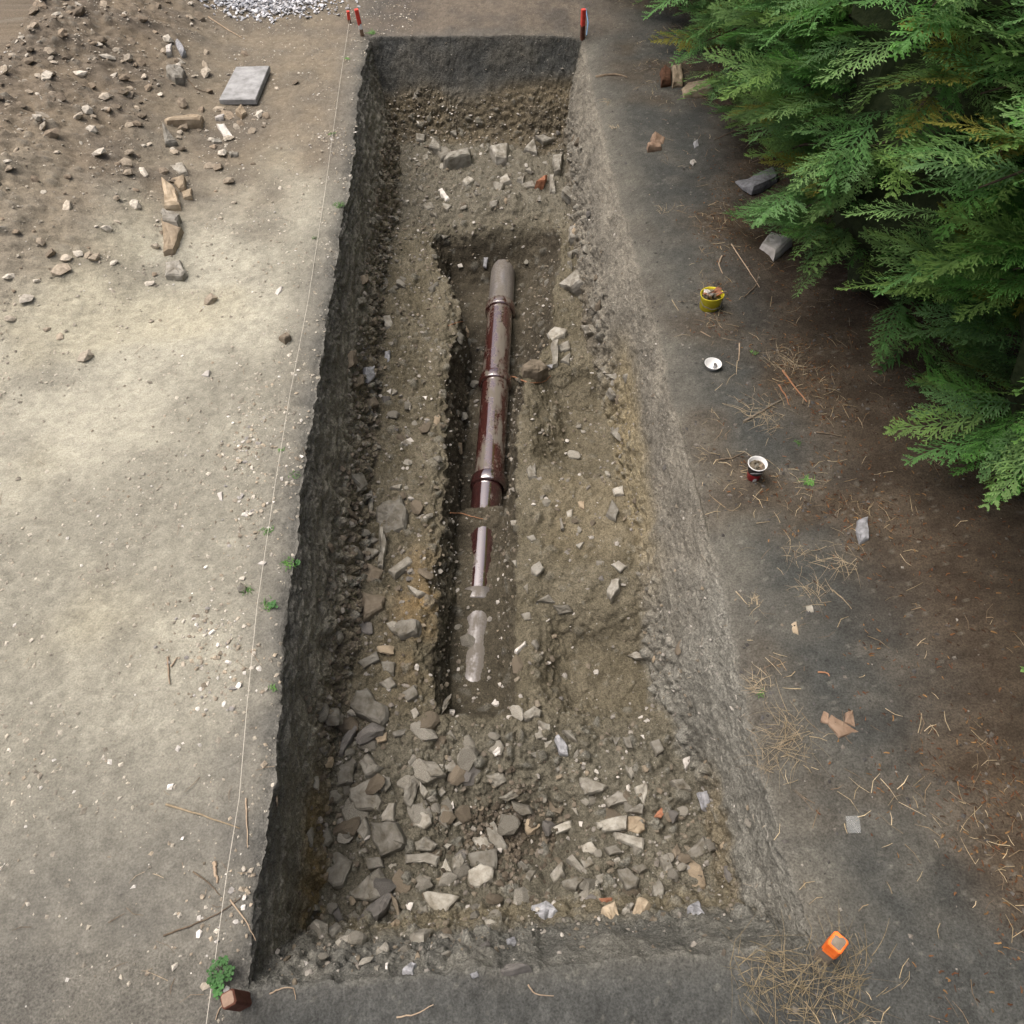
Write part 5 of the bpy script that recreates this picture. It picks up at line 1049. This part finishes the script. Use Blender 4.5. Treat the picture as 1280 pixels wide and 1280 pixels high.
HI.append((HI[0][0], HI[0][1], HI[0][2] * np.array([[1.5, .62, .55]])))      # a browned spray
FM = [fast_mesh('frond', v, t_, M['frond'], ti) for v, t_, ti in HI]
def tree_spots(seed, h, rad, nb):
    """bough tips and the sprays on them: (position, outward direction, size)"""
    rr_ = random.Random(seed); spots = []; boughs = []
    for b in range(nb):
        z0 = .05 + (h - .3) * (b + rr_.random()) / nb; a = b * 2.399 + rr_.uniform(-.4, .4)
        prof = (.62 + .38 * sstep(0, 1.1, np.array(z0))) * (1 - sstep(h * .68, h * 1.03, np.array(z0)) * .85)
        L = rad * float(prof) * rr_.uniform(.78, 1.16); rise = rr_.uniform(.05, .5) * L
        d = Vector((math.cos(a), math.sin(a), 0)); p0 = Vector((0, 0, z0))
        fn = lambda s: p0 + d * (L * s) + Vector((0, 0, rise * s - .35 * L * s * s * s))
        boughs.append([fn(s) for s in (0, .35, .7, .95)])
        for k in range(19):
            s = .35 + .65 * (k + rr_.random()) / 19; side = rr_.choice((-1, 1)) * rr_.uniform(.1, 1.0) * (1.15 - .6 * s); an = a + side
            p = fn(s) + Vector((rr_.uniform(-.08, .08), rr_.uniform(-.08, .08), rr_.uniform(-.10, .14)))
            spots.append((p, Vector((math.cos(an), math.sin(an), rr_.uniform(-.15, .55))).normalized(), rr_.uniform(.24, .43)))
    return spots, boughs
def frame(d, rr_):
    x = d.normalized(); z = (Vector((0, 0, 1)) - x * x.z).normalized(); y = z.cross(x); ro = rr_.uniform(-.55, .55)
    y2 = y * math.cos(ro) + z * math.sin(ro); z2 = x.cross(y2); return Matrix((x, y2, z2)).transposed()
def merged(spots, geos, seed):
    rr_ = random.Random(seed); V = []; T = []; C_2 = []; off = 0
    for p, d, s in spots:
        v, t_, ti = rr_.choice(geos); m_ = np.array(frame(d, rr_)); V.append((v * s) @ m_.T + np.array(p)); T.append(t_ + off); C_2.append(ti * rr_.uniform(.75, 1.15)); off += len(v)
    return fast_mesh('foliage', np.concatenate(V), np.concatenate(T), M['frond'], np.concatenate(C_2))
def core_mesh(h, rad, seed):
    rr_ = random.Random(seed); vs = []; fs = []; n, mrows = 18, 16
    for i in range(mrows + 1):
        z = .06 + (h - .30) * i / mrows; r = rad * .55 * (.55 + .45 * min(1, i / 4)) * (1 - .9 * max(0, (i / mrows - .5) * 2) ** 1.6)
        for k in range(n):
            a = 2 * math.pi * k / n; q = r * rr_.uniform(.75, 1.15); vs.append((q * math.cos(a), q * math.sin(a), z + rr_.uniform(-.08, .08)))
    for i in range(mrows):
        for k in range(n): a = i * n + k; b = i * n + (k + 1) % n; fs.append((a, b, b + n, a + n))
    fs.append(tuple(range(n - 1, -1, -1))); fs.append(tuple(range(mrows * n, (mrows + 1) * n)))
    return mesh('light_block_core', vs, fs, M['deepgreen'])  # solid hull added to block light, standing in for dense inner growth
EDGE = [(780, -40), (792, 14), (822, 48), (850, 66), (846, 104), (876, 132), (900, 150), (936, 178), (962, 204), (945, 232), (902, 262), (938, 286), (990, 292), (992, 326), (958, 348), (918, 386), (922, 408), (984, 434), (1000, 468), (1060, 486), (1200, 640), (1330, 700)]
EV = np.array([q[1] for q in EDGE], float); EU = np.array([q[0] for q in EDGE], float)
def edge_u(v):
    k = int(np.clip(np.searchsorted(EV, v), 1, len(EV) - 1)); f = np.clip((v - EV[k - 1]) / (EV[k] - EV[k - 1] + 1e-6), 0, 1); return EU[k - 1] + (EU[k] - EU[k - 1]) * f
for k in range(1, len(EV)): EV[k] = max(EV[k], EV[k - 1] + 1)
def off_edge(w):
    d = w - Vector((0, 0, CAMH)); dp = d.y * CP - d.z * SP
    if dp < .3: return False
    u = 642 + FPX * d.x / dp; v = 640 - FPX * (d.y * SP + d.z * CP) / dp
    return -40 < v < 1290 and u < edge_u(v) - 8 and u > 300
CAMP = Vector((0, 0, CAMH))
def conifer(x, y, h, rad, seed, label, detail, shared=None):
    z = surf(x, y); root = empty('cypress_tree', (x, y, z), label, 'tree', 'conifers of the hedge'); rr_ = random.Random(seed)
    spots, boughs = tree_spots(seed, h, rad, 84)
    lean = [(0, 0, -.1)] + [(rr_.uniform(-.03, .03), rr_.uniform(-.03, .03), h * f) for f in (.3, .6, .97)]
    obj('trunk', mesh('trunk', *tube(lean, [.085, .07, .05, .008], 10), M['bark'], True), root)
    bv = []; bf = []
    for b in boughs:
        v, f = tube(b, [.016, .012, .008, .003], 5, False); o_ = len(bv); bv += v; bf += [tuple(i + o_ for i in q_) for q_ in f]
    obj('boughs', mesh('boughs', bv, bf, M['bark']), root)['kind'] = 'stuff'
    obj('light_block_core', core_mesh(h, rad, seed), root)
    if detail:
        o = Vector((x, y, z))
        def score(s):
            w = s[0] + o; d = w - CAMP; dp = d.y * CP - d.z * SP
            if dp < .5: return -9
            u = 642 + FPX * d.x / dp; v = 640 - FPX * (d.y * SP + d.z * CP) / dp
            inside = -60 < v < 1300 and 600 < u < 1330
            return (2 if inside else 0) + (-s[0].x - .35 * s[0].y) * .8 + s[2] + (.5 if u < 1100 else 0) - .1 * dp
        spots = [q_ for q_ in spots if not (off_edge(o + q_[0] + q_[1] * q_[2] * .9 + Vector((0, 0, -.2 * q_[2]))) or off_edge(o + q_[0] + q_[1] * q_[2] * .5))]      # the hedge has been clipped back from the path
        spots.sort(key=score, reverse=True)
        for p, d, s in spots[:300]:
            f = obj('frond', FM[-1] if rr_.random() < .03 else rr_.choice(FM[:-1]), root); f.matrix_local = Matrix.Translation(p) @ frame(d, rr_).to_4x4() @ Matrix.Scale(s, 4)
        rest = spots[300:]; me_ = merged(rest, LO, seed)
    else: me_ = shared
    obj('foliage', me_, root)['kind'] = 'stuff'
    return root
shared = merged(tree_spots(70, 3.4, .98, 84)[0], LO, 70)
conifer(2.28, 3.95, 3.4, 1.16, 71, 'lower conifer of the hedge, its tips hanging toward the yellow tub', True)
conifer(2.30, 5.30, 3.6, 1.24, 72, 'middle conifer of the hedge, its sprays hanging over the slate slab', True)
conifer(2.25, 6.65, 3.8, 1.30, 73, 'upper conifer of the hedge, its sprays over the tan masonry block', True)
conifer(2.22, 8.05, 3.9, 1.42, 74, 'farthest conifer of the hedge in the top right corner', True)
conifer(2.55, 9.5, 3.8, 1.0, 75, 'conifer behind the farthest one, past the trench end', False, shared)
conifer(2.72, 2.55, 3.4, .98, 76, 'near conifer just right of the lone hedge tip', True)
conifer(3.00, 1.15, 3.3, .98, 77, 'unseen conifer added for shade beside the trench, right of the tile fragments', False, shared)  # out of view, added to carry the hedge's shade along the near end
conifer(3.05, -.25, 3.3, .98, 78, 'unseen conifer added for shade to the hedge beside the camera', False, shared)  # unseen tree, added so the hedge also shades the near ground
